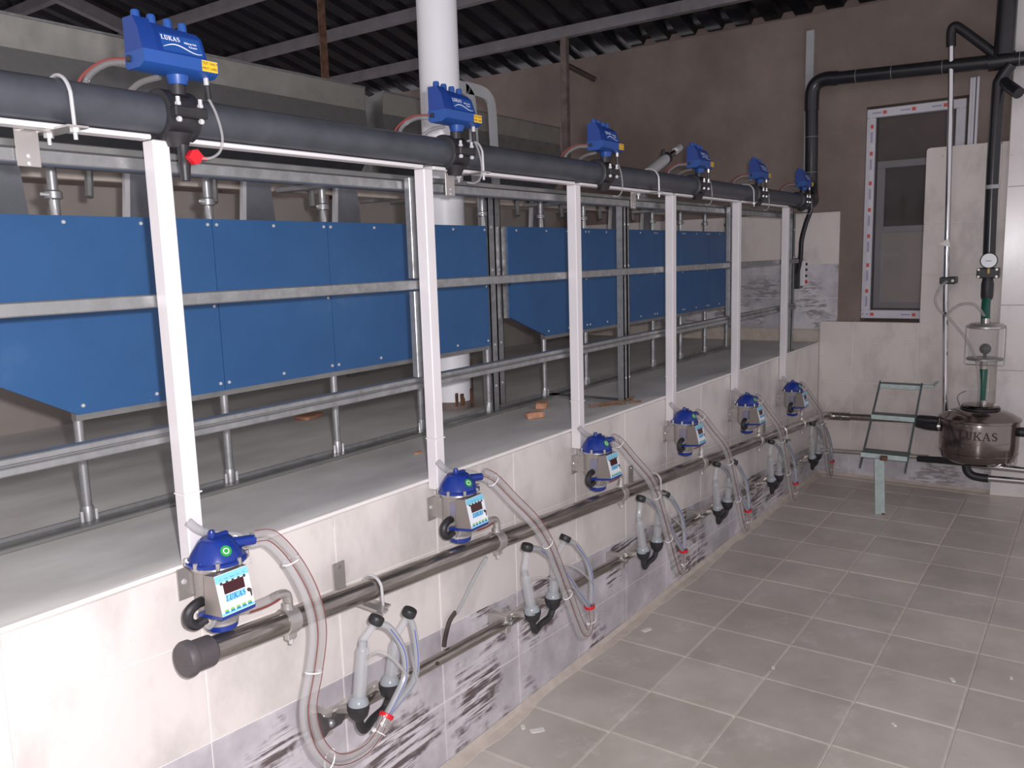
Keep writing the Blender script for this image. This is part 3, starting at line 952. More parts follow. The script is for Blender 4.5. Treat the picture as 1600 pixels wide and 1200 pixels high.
# ---- stall fronts: blue panels on round legs
def stall(x0, n, pitch, label, legs_top=True, chx=.17):
    t = thing('stall_front', label, 'stall panels', (x0, .48, ZP))
    zb, zt = 1.281 - ZP, 1.784 - ZP
    for k in range(n):
        a, b = k * pitch, (k + 1) * pitch
        if k == 0:
            a = -chx
            poly = [(0, zb), (b - .001, zb), (b - .001, zt), (a, zt), (a, zb + .105)]
        else:
            poly = [(a + .001, zb), (b - .001, zb), (b - .001, zt), (a + .001, zt)]
        p = MB().prism(poly, -.016, -.004, 'y').build('panel', 'bluepanel', t, 30)
        xs_ = [.015, pitch * .5, pitch - .015] if k else [.015, pitch * .5, pitch - .015, -chx * .8]
        for xx in xs_:
            for zz in (zt - .016, zb + .022):
                if xx < 0 and zz < zt - .1:
                    continue
                MB().lathe([(.0055, 0), (.0045, .003), (0, .004)], ((k * pitch + xx), -.016, zz), 8, (0, -1, 0)).build('screw', 'zinc', p)
        MB().lathe([(.005, 0), (0, .003)], (k * pitch + pitch - .014, -.016, (zb + zt) / 2), 8, (0, -1, 0)).build('screw', 'zinc', p)
    MB().box((0, -.004, zb - .018), (n * pitch, .02, zb + .012)).build('bottom_frame', 'galvd', t)
    MB().box((-chx, -.004, zt - .025), (n * pitch, .016, zt - .003)).build('top_frame', 'galvd', t)
    MB().box((n * pitch - .004, -.004, zb), (n * pitch + .012, .016, zt)).build('side_frame', 'galvd', t)
    MB().box((-chx - .012, -.004, zb + .105), (-chx + .004, .016, zt)).build('side_frame', 'galv', t)
    for k in range(n + (1 if legs_top else 0)):
        x = k * pitch + .012
        lg = MB().cyl((x, .012, .015), (x, .012, 1.905 - ZP), .0125, n=14).build('leg', 'galv', t)
        MB().lathe([(.015, 0), (.0155, .035), (.0135, .04)], (x, .012, .014), 12).build('socket', 'galv', lg)
        for s in (-1, 1):
            MB().cyl((x + s * .019, .006, .012), (x + s * .019, .006, .042), .004, n=7).build('bolt', 'zinc', lg)
        MB().lathe([(.014, -.012), (.021, -.008), (.021, .008), (.014, .012)], (x, .012, 1.835 - ZP), 14).build('collar', 'galv', lg)
        MB().cyl((x - .018, .0, 1.835 - ZP), (x - .038, -.004, 1.835 - ZP), .004, n=6).build('collar_screw', 'zinc', lg)
        MB().prism([(x - .012, 1.785 - ZP), (x - .004, 1.785 - ZP), (x - .014, 1.826 - ZP)], -.006, .004, 'y').build('wedge', 'zinc', lg)
    return t


stall(.021, 4, .4425, 'nearer row of blue stall panels on round steel legs, left of the white column', chx=.19)
stall(2.237, 6, .392, 'farther row of darker-looking blue stall panels behind the third to fifth posts', chx=.285)

# ---- feed troughs
def trough(x0, x1, label, nb, xb0, left_end=True):
    t = thing('feed_trough', label, 'trough', (x0, 1.8, 2.08))
    L = x1 - x0
    # cross-section in y,z : outer sheet with folds
    pf = [(.0, .545), (.006, .42), (-.012, .312), (.02, .14), (.14, .0)]
    for k in range(len(pf) - 1):
        (a, b), (c, d) = pf[k], pf[k + 1]
        MB().add([(0, a, b), (L, a, b), (L, c, d), (0, c, d), (0, a + .003, b), (L, a + .003, b), (L, c + .003, d), (0, c + .003, d)],
                 [(0, 1, 2, 3), (7, 6, 5, 4), (0, 4, 5, 1), (3, 2, 6, 7), (1, 5, 6, 2), (0, 3, 7, 4)]).build('front_sheet', 'trough' if k < 1 else ('galvd' if k < 3 else 'fin'), t, 20)
    MB().box((0, .135, .0), (L, .225, .004)).build('bottom_sheet', 'galvd', t)
    MB().box((0, .222, .0), (L, .225, .50)).build('back_sheet', 'galvd', t)
    ep = [(0, .545), (.225, .50), (.225, 0), (.14, 0), (.02, .14), (-.012, .312), (.006, .42)]
    MB().prism(ep, -.003, .0, 'x').build('end_plate', 'galvd', t)
    MB().prism(ep, L, L + .003, 'x').build('end_plate', 'galvd', t)
    MB().box((0, -.006, .538), (L, .004, .547)).build('rim', 'galv', t)
    for k in range(nb):
        x = xb0 + k * .445 - x0
        y = .9 - 1.8
        z0, z1 = 1.70 - 2.08, 1.975 - 2.08
        b = MB().add([(x - .075, y, z0), (x + .085, y, z0), (x + .062, y, z1), (x - .05, y, z1), (x - .075, y + .004, z0), (x + .085, y + .004, z0), (x + .062, y + .004, z1), (x - .05, y + .004, z1)],
                     [(0, 1, 2, 3), (7, 6, 5, 4), (0, 4, 5, 1), (3, 2, 6, 7), (1, 5, 6, 2), (0, 3, 7, 4)]).build('bin_plate', 'fin', t)
        MB().add([(x - .093, y - .012, z0), (x - .075, y - .012, z0), (x - .05, y - .012, z1), (x - .066, y - .012, z1), (x - .093, y + .004, z0), (x - .075, y + .004, z0), (x - .05, y + .004, z1), (x - .066, y + .004, z1)],
                 [(0, 1, 2, 3), (7, 6, 5, 4), (0, 4, 5, 1), (3, 2, 6, 7), (1, 5, 6, 2), (0, 3, 7, 4)]).build('folded_edge', 'zinc', b)
        # bent stub hanging between the bins
        MB().tube([(x - .165, y + .02, z1 + .03), (x - .172, y + .015, z1 - .04), (x - .185, y + .0, z1 - .105)], .013, 8, sub=4).build('stub', 'galvd', t)
    MB().box((0, .9 - 1.8 - .02, 1.965 - 2.08), (L, .9 - 1.8 + .03, 1.985 - 2.08)).build('bin_rail', 'galvd', t)
    for x in (.05, L - .05):
        MB().box((x - .012, .9 - 1.8 + .01, 1.985 - 2.08), (x + .012, .02, 1.999 - 2.08)).build('strut', 'galvd', t)
    return t


trough(-.35, 2.475, 'long galvanised feed trough at upper left in front of the white column', 4, .085)
trough(2.62, 4.55, 'farther galvanised feed trough partly hidden by the white column', 4, 2.84)
# legs that carry the troughs
for x, nm in ((-.1, 'left end of the long feed trough'), (2.40, 'right end of the long feed trough'), (4.40, 'far end of the farther feed trough')):
    tag(MB().box((x - .02, 1.945, ZP), (x + .02, 1.985, 2.08), ch=.002).build('trough_post', 'galvd'), 'steel post carrying the ' + nm, 'post', 'posts under the feed troughs')

# ---- bent grey bars above the stall beam
for k, (x, lab) in enumerate(((2.235, 'grey bent flat bar arching beside the second pulsator'), (2.40, 'grey bent flat bar arching to the right of its twin beside the second pulsator'))):
    o = MB()
    P = [(x - .16, .90, 2.465), (x - .03, .90, 2.462), (x + .03, .90, 2.44), (x + .052, .90, 2.39), (x + .06, .90, 2.2), (x + .066, .90, 1.985)]
    P = catmull([V(p) for p in P], 5)
    vs, fs = [], []
    for i, p in enumerate(P):
        d = (P[min(i + 1, len(P) - 1)] - P[max(i - 1, 0)]).normalized()
        nrm = V((-d.z, 0, d.x)) * .028
        vs += [p + nrm + V((0, -.006, 0)), p - nrm + V((0, -.006, 0)), p - nrm + V((0, .006, 0)), p + nrm + V((0, .006, 0))]
    for i in range(len(P) - 1):
        for q in range(4):
            fs.append((4 * i + q, 4 * i + (q + 1) % 4, 4 * i + 4 + (q + 1) % 4, 4 * i + 4 + q))
    fs += [(0, 1, 2, 3), tuple(4 * (len(P) - 1) + q for q in (3, 2, 1, 0))]
    o.add(vs, fs)
    tag(o.build('bent_bar', 'greyplate'), lab, 'bar', 'bent bars behind the vacuum pipe')

# ---- pneumatic cylinder above the pipe
pc = thing('air_cylinder', 'grey pneumatic cylinder tilted above the vacuum pipe before the fourth pulsator', 'cylinder', (2.95, .30, 2.05))
dd = V((.40, 0, .165)).normalized()
MB().cyl((0, 0, 0), V((0, 0, 0)) + dd * .26, .028, n=14).build('barrel', 'zinc', pc)
MB().cyl(dd * .26, dd * .285, .032, n=14).build('end_cap', 'rubber', pc)
MB().cyl(dd * .285, dd * .43, .012, n=10).build('rod', 'chrome', pc)
MB().cyl(dd * .40, dd * .46, .020, n=10).build('clevis', 'zinc', pc)
MB().cyl(dd * .24 + V((0, 0, .025)), dd * .24 + V((-.01, 0, .055)), .010, n=8).build('port', 'rubber', pc)
MB().box((-.03, -.015, -.16), (.0, .015, .02)).build('mount', 'galvd', pc)

# ---- roof posts
rp = thing('rusty_post', 'rusty brown steel post rising from the long trough to the roof', 'post', (2.52, 2.16, 2.02))
MB().box((-.028, -.004, 0), (.028, .004, ZR(2.52) - 2.0), ch=.001).box((.02, .004, 0), (.028, .05, ZR(2.52) - 2.0)).build('angle', 'rust', rp)
rp2 = thing('roof_post', 'thin grey brown post standing between the third pulsator and the roof', 'post', (4.85, 1.93, ZP))
MB().box((-.026, -.026, 0), (.026, .026, ZR(4.85) - ZP - .03), ch=.003).build('tube', 'greybrown', rp2)
MB().cyl((.03, -.01, 2.17), (.25, -.13, 2.08), .022, n=8).build('brace', 'darksteel', rp2)
rp3 = MB().box((5.16, .09, 1.915), (5.199, .145, 3.16), ch=.003).build('wall_strip', 'greyplate')
tag(rp3, 'narrow grey strip fixed upright on the plaster beside the black riser', 'strip')

# ---- switch box with red knob at the platform end
sb = thing('switch_box', 'small white switch box with black knobs and a red button at the platform end', 'switch box', (5.12, .135, 1.39))
MB().box((-.02, -.035, 0), (.064, .0, .18), ch=.004).build('case', 'switch', sb)
MB().box((-.025, .0, -.02), (.064, .05, .20), ch=.006).build('back_box', 'pvcb', sb)
for k, z in enumerate((.155, .115, .072)):
    MB().lathe([(.010, 0), (.008, .012), (0, .013)], (.0, -.035, z), 10, (0, -1, 0)).build('knob', 'rubber', sb)
MB().lathe([(.013, 0), (.011, .012), (0, .014)], (.0, -.035, .03), 12, (0, -1, 0)).build('red_button', 'red', sb)
# ================================================================== PULSATORS on the vacuum pipe
def face_mtx(o, right, up):
    right, up = V(right).normalized(), V(up).normalized()
    n = right.cross(up)
    m = Matrix((right, up, n)).transposed().to_4x4()
    m.translation = V(o)
    return m


PUX = [0.038, 0.962, 1.876, 2.797, 3.637, 4.476]
def pulsator(tap):
    t = thing('pulsator', '', 'pulsator', (0, 0, 0), 'blue pulsators on the vacuum pipe')
    # base tray, chamfered along its lower front edge
    MB().prism([(-.072, .087), (-.072, .111), (-.004, .111), (-.004, .084), (-.012, .078), (-.055, .078)], -.098, .072, 'x').build('base', 'blueb', t, 30)
    MB().lathe([(.007, 0), (.007, .004), (.004, .005)], (-.098, -.020, .098), 12, (-1, 0, 0)).build('side_plug', 'rubber', t)
    # housing: square left end, sloping label face on the right
    h = MB()
    h.prism([(-.066, .111), (-.006, .111), (-.006, .178), (-.040, .178), (-.056, .152)], -.097, -.062, 'x')
    h.add([(-.062, -.066, .111), (.05, -.066, .111), (.05, -.050, .155), (-.062, -.050, .155), (-.062, -.034, .174), (.05, -.034, .168), (.05, -.006, .168), (-.062, -.006, .174), (-.062, -.006, .111), (.05, -.006, .111)],
          [(0, 1, 2, 3), (3, 2, 5, 4), (4, 5, 6, 7), (7, 6, 9, 8), (8, 9, 1, 0), (1, 9, 6, 5, 2), (0, 3, 4, 7, 8)])
    ho = h.build('housing', 'blue', t, 30)
    for k, x in enumerate((-.078, -.044, -.008, .026)):
        z = .170 - .002 * k
        MB().lathe([(.0095, -.008), (.0090, .012), (.0075, .016), (.003, .017)], (x, -.022, z + .008), 14, (0, .02, 1)).build('cap', 'blueb', t)
    F = face_mtx((-.004, -.0584, .1340), (1, 0, 0), (0, .016, .044))
    lb = MB().box((-.046, -.019, 0), (.046, .019, .0008), F).build('label_plate', 'blueb', t)
    vs, fs, tw = lukas(.0100)
    MB().add(vs, fs, F @ Matrix.Translation((-.022, .0105, .0012))).build('maker_lettering', 'print', lb)
    text_mb(MB(), 'Milking Unit', .0042, F @ Matrix.Translation((.022, .0055, .0012)), bold=.00012).build('unit_lettering', 'print', lb)
    text_mb(MB(), 'Pulsator', .0042, F @ Matrix.Translation((.026, -.0015, .0012)), bold=.00012).build('pulsator_lettering', 'print', lb)
    wv = [(-.044 + .088 * k / 24, -.0065 + .0065 * math.sin(2 * PI * (k / 24) * .92 - .35)) for k in range(25)]
    vs, fs = stroke(wv, [.0008 + .0018 * math.sin(PI * k / 24) for k in range(25)])
    MB().add(vs, fs, F @ Matrix.Translation((0, -.002, .0012))).build('wave_mark', 'print', lb)
    Y = face_mtx((.050, -.0722, .0985), (1, 0, 0), (0, 0, 1))
    yl = MB().box((-.0185, -.0110, 0), (.0185, .0110, .0008), Y).build('warning_sticker', 'yellow', t)
    m = MB()
    text_mb(m, 'TEST ONLY', .0052, Y @ Matrix.Translation((0, .0055, .0012)), bold=.0001)
    text_mb(m, 'FIRST LABEL', .0048, Y @ Matrix.Translation((0, -.0045, .0012)), bold=.0001)
    m.build('sticker_lettering', 'dprint', yl)
    # neck and saddle on the pipe
    MB().lathe([(.024, .080), (.021, .068), (.0185, .060)], (0, -.030, 0), 16).build('neck', 'blueb', t)
    MB().lathe([(.017, .062), (.017, .040), (.024, .036)], (0, -.026, 0), 16).build('nozzle', 'rubber', t)
    MB().lathe([(.0455, -.040), (.0525, -.036), (.0525, .036), (.0455, .040)], (0, 0, 0), 28, (1, 0, 0)).build('saddle', 'rubber', t)
    for s in (-1, 1):
        MB().box((-.038, s * .060 - .012, -.010), (.038, s * .060 + .012, .012), ch=.003).build('saddle_flange', 'rubber', t)
    for x in (-.026, .026):
        b = MB().cyl((x, -.063, -.020), (x, -.063, .030), .0045, n=8)
        b.cyl((x, -.063, .013), (x, -.063, .019), .0065, n=6).cyl((x, -.063, -.018), (x, -.063, -.012), .0065, n=6)
        b.build('bolt', 'zinc', t)
    MB().lathe([(.0, -.066), (.020, -.066), (.026, -.050), (.034, -.036)], (-.006, -.026, 0), 16, (0, -.10, 1)).build('saddle_boss', 'rubber', t)
    # air hoses curving off the back
    MB().tube([(-.095, -.005, .094), (-.118, .030, .092), (-.142, .062, .066), (-.150, .068, .02), (-.150, .07, -.03)], .0062, 8).build('air_hose', 'hose3', t)
    MB().tube([(-.095, -.008, .100), (-.120, .040, .098), (-.150, .074, .066), (-.158, .08, .02), (-.158, .08, -.03)], .0034, 7).build('red_line', 'redtube', t)
    MB().tube([(-.02, .0, .078), (-.045, .042, .066), (-.065, .072, .03), (-.075, .075, -.02)], .0062, 8).build('air_hose', 'hose3', t)
    # sensor plug and lead
    MB().cyl((.052, -.052, .080), (.053, -.052, .062), .0055, n=8).build('plug_tip', 'zinc', t)
    MB().cyl((.053, -.052, .064), (.055, -.052, .036), .0065, n=8).build('plug', 'rubber', t)
    MB().tube([(.055, -.052, .038), (.066, -.060, .005), (.075, -.062, -.04), (.066, -.062, -.072), (.04, -.06, -.088), (.01, -.055, -.088)], .0030, 7).build('lead', 'hose2', t)
    if tap:
        MB().lathe([(.0, -.135), (.010, -.135), (.012, -.11), (.014, -.10), (.012, -.095), (.012, -.062)], (-.004, -.034, 0), 14).build('drain_tube', 'rubber', t)
        MB().lathe([(.013, -.004), (.013, .02)], (-.004, -.034, -.086), 14, (1, 0, 0)).build('tap_body', 'rubber', t)
        tp = MB().prism([(-.014, .0), (-.004, .014), (.008, .016), (.020, .004), (.012, -.012), (.0, -.015)], -.062, -.047, 'y', Matrix.Translation((.004, 0, -.088))).build('tap_handle', 'red', t)
        MB().prism([(.014, .004), (.034, .001), (.032, -.004), (.014, -.004)], -.058, -.051, 'y', Matrix.Translation((.004, 0, -.088))).build('handle_tip', 'red', tp)
    return t


puA = pulsator(True)
puB = pulsator(False)
for i, x in enumerate(PUX):
    o = puA if i == 0 else (puB if i == 1 else copy_tree(puB))
    o.location = (x, -.03, 1.9625)
    o['label'] = ('blue pulsator box with a red drain tap on the vacuum pipe, ' if i == 0 else 'blue pulsator box on the vacuum pipe, ') + ORD[i]

# ================================================================== MILK METERS on the pit wall
MX = [0.012, 0.862, 1.716, 2.555, 3.393, 4.226]
MZ = [1.073, 1.021, .972, .934, .882, .838]
def meter():
    t = thing('milk_meter', '', 'milk meter', (0, 0, 0), 'milk meters along the pit wall')
    cy = -.092
    ld = MB().lathe([(.066, -.071), (.066, -.065), (.059, -.062), (.054, -.050), (.037, -.024), (.030, -.018), (.016, -.0165), (.0, -.0165)], (0, cy, 0), 32).build('lid', 'lid', t)
    MB().lathe([(.008, -.019), (.0085, -.008), (.006, -.001), (.0, 0)], (-.008, cy, 0), 12).build('button', 'lid', ld)
    MB().box((-.004, cy - .006, -.021), (.032, cy + .006, -.012), ch=.002).build('ridge', 'lid', ld)
    for k in range(8):
        a = 2 * PI * k / 8 + .2
        MB().cyl((.064 * math.cos(a), cy + .064 * math.sin(a), -.074), (.064 * math.cos(a), cy + .064 * math.sin(a), -.058), .005, n=8).build('lug', 'inox', ld)
    MB().cyl((.030, cy - .018, -.038), (.082, cy - .026, -.044), .0125, .0115, n=14).build('outlet', 'lid', ld)
    sd = V((-.14, -.825, .55)).normalized()
    so = V((-.008, cy - .0468, -.0400))
    st = MB().lathe([(.0125, .0), (.0125, .0012)], so, 20, sd).build('round_sticker', 'green', ld)
    ar = MB().lathe([(.0098, .0013), (.0098, .0016)], so, 20, sd)
    MB().lathe([(.0070, .0013), (.0070, .0017)], so, 16, sd).build('sticker_ring', 'print', st)
    MB().lathe([(.0050, .0018), (.0050, .0021)], so, 14, sd).build('sticker_centre', 'green', st)
    MB().lathe([(.052, -.071), (.052, -.165), (.046, -.178), (.034, -.190), (.030, -.205)], (0, cy, 0), 28).build('bowl', 'bowl', t)
    MB().lathe([(.056, -.073), (.058, -.078), (.056, -.083)], (0, cy, 0), 28).build('clamp_ring', 'inox', t)
    fl2 = MB().lathe([(.022, -.150), (.022, -.108), (.016, -.104), (.0, -.103)], (-.012, cy, 0), 18).build('float', 'float', t)
    MB().cyl((-.012, cy, -.104), (-.012, cy, -.074), .006, n=8).build('float_rod', 'hose2', fl2)
    MB().lathe([(.036, -.214), (.037, -.208), (.030, -.200)], (0, cy, 0), 24).build('foot_ring', 'inox', t)
    MB().lathe([(.0, -.236), (.016, -.236), (.033, -.228), (.036, -.214)], (0, cy, 0), 11).build('base', 'lid', t)
    # control box
    x0, x1 = -.064, .020
    prof = [(-.134, -.078), (-.168, -.074), (-.188, -.160), (-.128, -.166)]
    bx = MB().prism(prof, x0, x1, 'x').build('control_box', 'boxmetal', t, 25)
    MB().prism([(-.100, -.169), (-.188, -.160), (-.186, -.168), (-.100, -.178)], x0 + .001, x1 + .002, 'x').build('blue_skirt', 'lid', t, 25)
    up = V((0, -.168 + .188, -.074 + .160)).normalized()
    F = face_mtx(((x0 + x1) / 2, -.1784, -.117), (1, 0, 0), up)
    H = .0435
    Wd = .041
    fp = MB().box((-Wd, -H, .0), (Wd, H, .0014), F).build('front_panel', 'panelw', t)
    MB().box((-Wd, H - .017, .0014), (Wd, H - .001, .002), F).build('top_band', 'cyan', fp)
    MB().box((-Wd, -H + .001, .0014), (Wd, -H + .006, .002), F).build('bottom_band', 'cyan', fp)
    for k in range(5):
        MB().lathe([(.0034, 0), (.0034, .0012)], F @ V((-.029 + .0145 * k, H - .0195, .0014)), 10, F.to_3x3() @ V((0, 0, 1))).build('lamp', 'dot', fp)
        MB().box((-.034 + .0145 * k, -H + .008, .0014), (-.0245 + .0145 * k, -H + .0125, .0022), F).build('key', 'button', fp)
        MB().box((-.034 + .0145 * k, -H + .0045, .0021), (-.0245 + .0145 * k, -H + .0082, .0026), F).build('key_base', 'lucas', fp)
    MB().box((-.026, .000, .0014), (.026, .0235, .0026), F, ch=.0009).build('display', 'display', fp)
    MB().box((-.024, -.0165, .0014), (.024, -.002, .0019), F).build('name_band', 'cyan', fp)
    vs, fs, tw = lukas(.0118, .22)
    MB().add(vs, fs, F @ Matrix.Translation((-.001, -.0092, .0022))).build('maker_lettering', 'lucas', fp)
    m = MB()
    for k, sx in enumerate((-.029, -.0145, 0, .0145, .029)):
        text_mb(m, ['on', 'Timer', 'Manual', 'Litre', 'kg'][k], .0028, F @ Matrix.Translation((sx, H - .011, .0022)))
    m.build('small_lettering', 'dprint', fp)
    cow = MB()
    cow.prism([(.028, -.006), (.034, -.004), (.040, -.009), (.039, -.022), (.036, -.026), (.035, -.014), (.030, -.012)], .0014, .0020, 'z', F)
    cow.build('cow_mark', 'dprint', fp)
    MB().prism([(.027, -.012), (.034, -.014), (.034, -.028), (.024, -.028)], .0014, .0018, 'z', F).build('cow_patch', 'print', fp)
    # black bend, wall plate, outlet to the milk pipe
    MB().tube([(-.036, cy - .006, -.150), (-.066, cy - .010, -.148), (-.086, cy - .01, -.160), (-.088, cy - .010, -.180), (-.072, cy - .010, -.194), (-.048, cy - .012, -.188)], .0115, 10).build('black_bend', 'rubber', t)
    MB().tube([(-.058, cy - .022, -.196), (-.050, cy - .026, -.206), (-.036, cy - .026, -.196), (-.020, cy - .03, -.168)], .0035, 7).build('thin_tube', 'hose2', t)
    wp_ = MB().box((-.046, -.0045, -.172), (-.004, -.0005, -.098), ch=.001).build('wall_plate', 'inox', t)
    MB().lathe([(.007, 0), (.005, .004), (0, .005)], (-.030, -.0045, -.130), 10, (0, -1, 0)).build('screw', 'zinc', wp_)
    MB().box((-.012, -.050, -.165), (-.008, -.003, -.100)).build('wall_arm', 'inox', t)
    MB().tube([(.020, cy - .006, -.196), (.06, cy - .010, -.205), (.110, cy - .008, -.208), (.148, cy - .008, -.206)], .0115, 10).build('outlet_hose', 'hose', t)
    MB().tube([(.060, cy - .021, -.212), (.110, cy - .019, -.216), (.148, cy - .018, -.213)], .0022, 6).build('red_stripe', 'redtube', t)
    MB().tube([(.135, cy - .008, -.206), (.158, cy - .008, -.206), (.176, cy - .008, -.214), (.180, cy - .008, -.236), (.176, cy - .008, -.262)], .0105, 10).build('steel_elbow', 'inox', t)
    return t


mt0 = meter()
for i in range(6):
    o = mt0 if i == 0 else copy_tree(mt0)
    o.location = (MX[i], 0, MZ[i])
    o['label'] = 'milk meter with blue lid and display box on the pit wall, ' + ORD[i]
# saddles that join the meter outlets to the milk pipe
s0 = thing('pipe_saddle', '', 'clamp', (0, 0, 0), 'outlet saddles on the milk pipe')
MB().lathe([(.0288, -.018), (.0325, -.017), (.0325, .017), (.0288, .018)], (0, 0, 0), 24, (1, 0, -.0655)).build('band', 'inox', s0)
MB().lathe([(.016, .024), (.013, .036), (.0125, .046)], (0, 0, 0), 14).build('socket', 'inox', s0)
MB().box((-.014, -.012, -.046), (.014, .004, -.030), ch=.002).build('lug', 'inox', s0)
MB().cyl((-.0, -.004, -.058), (-.0, -.004, -.036), .006, n=8).build('bolt', 'zinc', s0)
for i in range(6):
    o = s0 if i == 0 else copy_tree(s0)
    x = MX[i] + .176
    o.location = (x, -.1, zp(x))
    o['label'] = 'stainless saddle on the milk pipe under the milk meter ' + ORD[i]

# ================================================================== CLUSTERS with their hoses, and the washing cups
def offset_path(P, off, yoff):
    out = []
    P = [V(p) for p in P]
    for i, p in enumerate(P):
        d = (P[min(i + 1, len(P) - 1)] - P[max(i - 1, 0)])
        n = V((-d.z, 0, d.x))
        n.normalize()
        out.append(p + n * off + V((0, yoff, 0)))
    return out


def cluster(bundle, start, cups, necks, knobs, milk, clampp, ties):
    t = thing('milking_cluster', '', 'milking cluster', (0, 0, 0), 'milking clusters along the pit wall')
    a, b = offset_path(bundle, .0112, -.003), offset_path(bundle, -.0112, .003)
    h1 = MB().tube(a, .0102, 12, 7).build('milk_hose', 'hose', t)
    MB().tube(offset_path(bundle, .0205, -.008), .0011, 6, 7).build('red_stripe', 'redtube', h1)
    h2 = MB().tube([V(p) for p in start] + b, .0102, 12, 7).build('pulse_hose', 'hose2', t)
    MB().tube(offset_path(bundle, -.006, -.0082), .0011, 6, 7).build('red_stripe', 'redtube', h2)
    for k in ties:
        p, q = V(bundle[k]), V(bundle[k + 1])
        d = (q - p).normalized()
        n = V((-d.z, 0, d.x)).normalized()
        m = MB()
        for s in (-.0015, .0015):
            pass
        pts = [p + n * (.0230 * math.cos(x)) + V((0, -.0145 * math.sin(x), 0)) for x in [2 * PI * j / 16 for j in range(17)]]
        m.tube(pts, .0018, 6, smooth=False, caps=False)
        m.box((-.004, -.004, -.004), (.004, .004, .004), Matrix.Translation(p + n * .021))
        m.build('cable_tie', 'tie', t)
    for k, (c, nk, kb) in enumerate(zip(cups, necks, knobs)):
        c, nk, kb = V(c), V(nk), V(kb)
        ax = (nk - c).normalized()
        L = (nk - c).length
        s = MB().lathe([(.0165, .018), (.0175, .03), (.0178, L * .55), (.0165, L * .8), (.0175, L - .012), (.013, L - .002), (.0105, L)], c, 18, ax).build('shell', 'shell', t)
        MB().lathe([(.0085, .0), (.0092, L * .5), (.0115, L * .96)], c + ax * .018, 12, ax).build('liner', 'tubewhite', s)
        MB().lathe([(.027, .006), (.028, .014), (.0225, .028), (.0175, .033)], c, 20, ax).build('mouthpiece', 'ring', s)
        MB().tube([nk - ax * .01, nk + ax * .015, (nk + kb) / 2 + ax * .006, kb], lambda q: .0115 - .0015 * q, 10, 5).build('short_tube', 'shell', t)
        kd = ((kb - nk).normalized() + V((.1, -.30, .75))).normalized()
        MB().lathe([(.0, -.010), (.0180, -.010), (.0205, -.006), (.0205, .008), (.0185, .012), (.0, .012)], kb + kd * .006, 16, kd).build('knob', 'rubber', t)
        mk = MB().tube([kb - kd * .002] + [V(p) for p in milk[k]], .0098, 10, 6).build('milk_tube', 'tubewhite', t)
        MB().tube([p + V((-.004, -.0085, 0)) for p in [V(p) for p in milk[k]]], .0014, 6, 6).build('blue_stripe', 'bluestripe', mk)
    # thin pulse tubes from the shells to the bundle
    for k, (c, nk) in enumerate(zip(cups, necks)):
        c, nk = V(c), V(nk)
        s = c + (nk - c) * .78
        e = V(milk[k][len(milk[k]) // 2])
        MB().tube([s + V((.012, -.004, 0)), s + V((.045, -.014, .006)), (s + e) / 2 + V((.02, -.012, .02)), e + V((0, -.012, .0))], .0048, 8, 6).build('pulse_tube', 'hose2', t)
    p = V(clampp)
    d = (V(bundle[-1]) - V(bundle[-2])).normalized()
    MB().lathe([(.019, -.006), (.0205, -.004), (.0205, .004), (.019, .006)], p, 18, d).build('red_clamp', 'red', t)
    MB().cyl(p - d * .028, p + d * .006, .0175, .0185, n=16).build('joint', 'hose', t)
    return t


bunA = [(.09, -.115, 1.030), (.128, -.128, 1.022), (.160, -.160, .965), (.178, -.195, .883), (.190, -.2, .791), (.170, -.2, .696), (.145, -.2, .611), (.158, -.2, .524), (.200, -.2, .455), (.255, -.2, .424), (.320, -.2, .418), (.368, -.2, .440), (.396, -.2, .470)]
clA = cluster(bunA, [(-.022, -.048, 1.092), (-.004, -.056, 1.070), (.03, -.066, 1.050), (.068, -.095, 1.040)],
              [(.349, -.15, .500), (.495, -.12, .484)], [(.378, -.15, .662), (.522, -.128, .612)], [(.418, -.158, .712), (.553, -.15, .680)],
              [[(.452, -.175, .688), (.483, -.19, .62), (.478, -.198, .55), (.432, -.2, .500), (.400, -.2, .474)],
               [(.560, -.160, .64), (.552, -.175, .57), (.520, -.19, .515), (.450, -.198, .488), (.402, -.2, .474)]],
              (.398, -.2, .472), (2, 5, 8, 11))
clA['label'] = 'milking cluster with a low hose loop below the milk meter ' + ORD[0]

bunB = [(.948, -.118, .984), (.985, -.135, .958), (1.045, -.165, .882), (1.112, -.2, .796), (1.189, -.2, .70), (1.245, -.2, .600), (1.307, -.2, .478), (1.362, -.2, .366), (1.405, -.2, .296), (1.445, -.2, .284), (1.466, -.2, .320), (1.458, -.2, .375)]
clB = cluster(bunB, [(.824, -.048, 1.042), (.842, -.056, 1.020), (.876, -.066, 1.000), (.918, -.098, .992)],
              [(1.159, -.15, .452), (1.288, -.15, .452)], [(1.122, -.15, .605), (1.312, -.15, .592)], [(1.136, -.15, .688), (1.373, -.15, .648)],
              [[(1.20, -.158, .668), (1.30, -.175, .58), (1.39, -.19, .46), (1.446, -.2, .385)],
               [(1.43, -.158, .618), (1.495, -.17, .53), (1.498, -.185, .45), (1.462, -.2, .385)]],
              (1.456, -.2, .380), (1, 4, 6, 10))
clB['label'] = 'milking cluster with hanging hose pair below the milk meter ' + ORD[1]
CDX = [0, .836, 1.668, 2.50, 3.335]
CDZ = [0, -.048, -.086, -.138, -.182]
cl_rest = [copy_tree(clB) for _ in range(4)]
for k, o in enumerate(cl_rest):
    o.location = (CDX[k + 1], 0, CDZ[k + 1])
    o['label'] = 'milking cluster with hanging hose pair below the milk meter ' + ORD[k + 2]


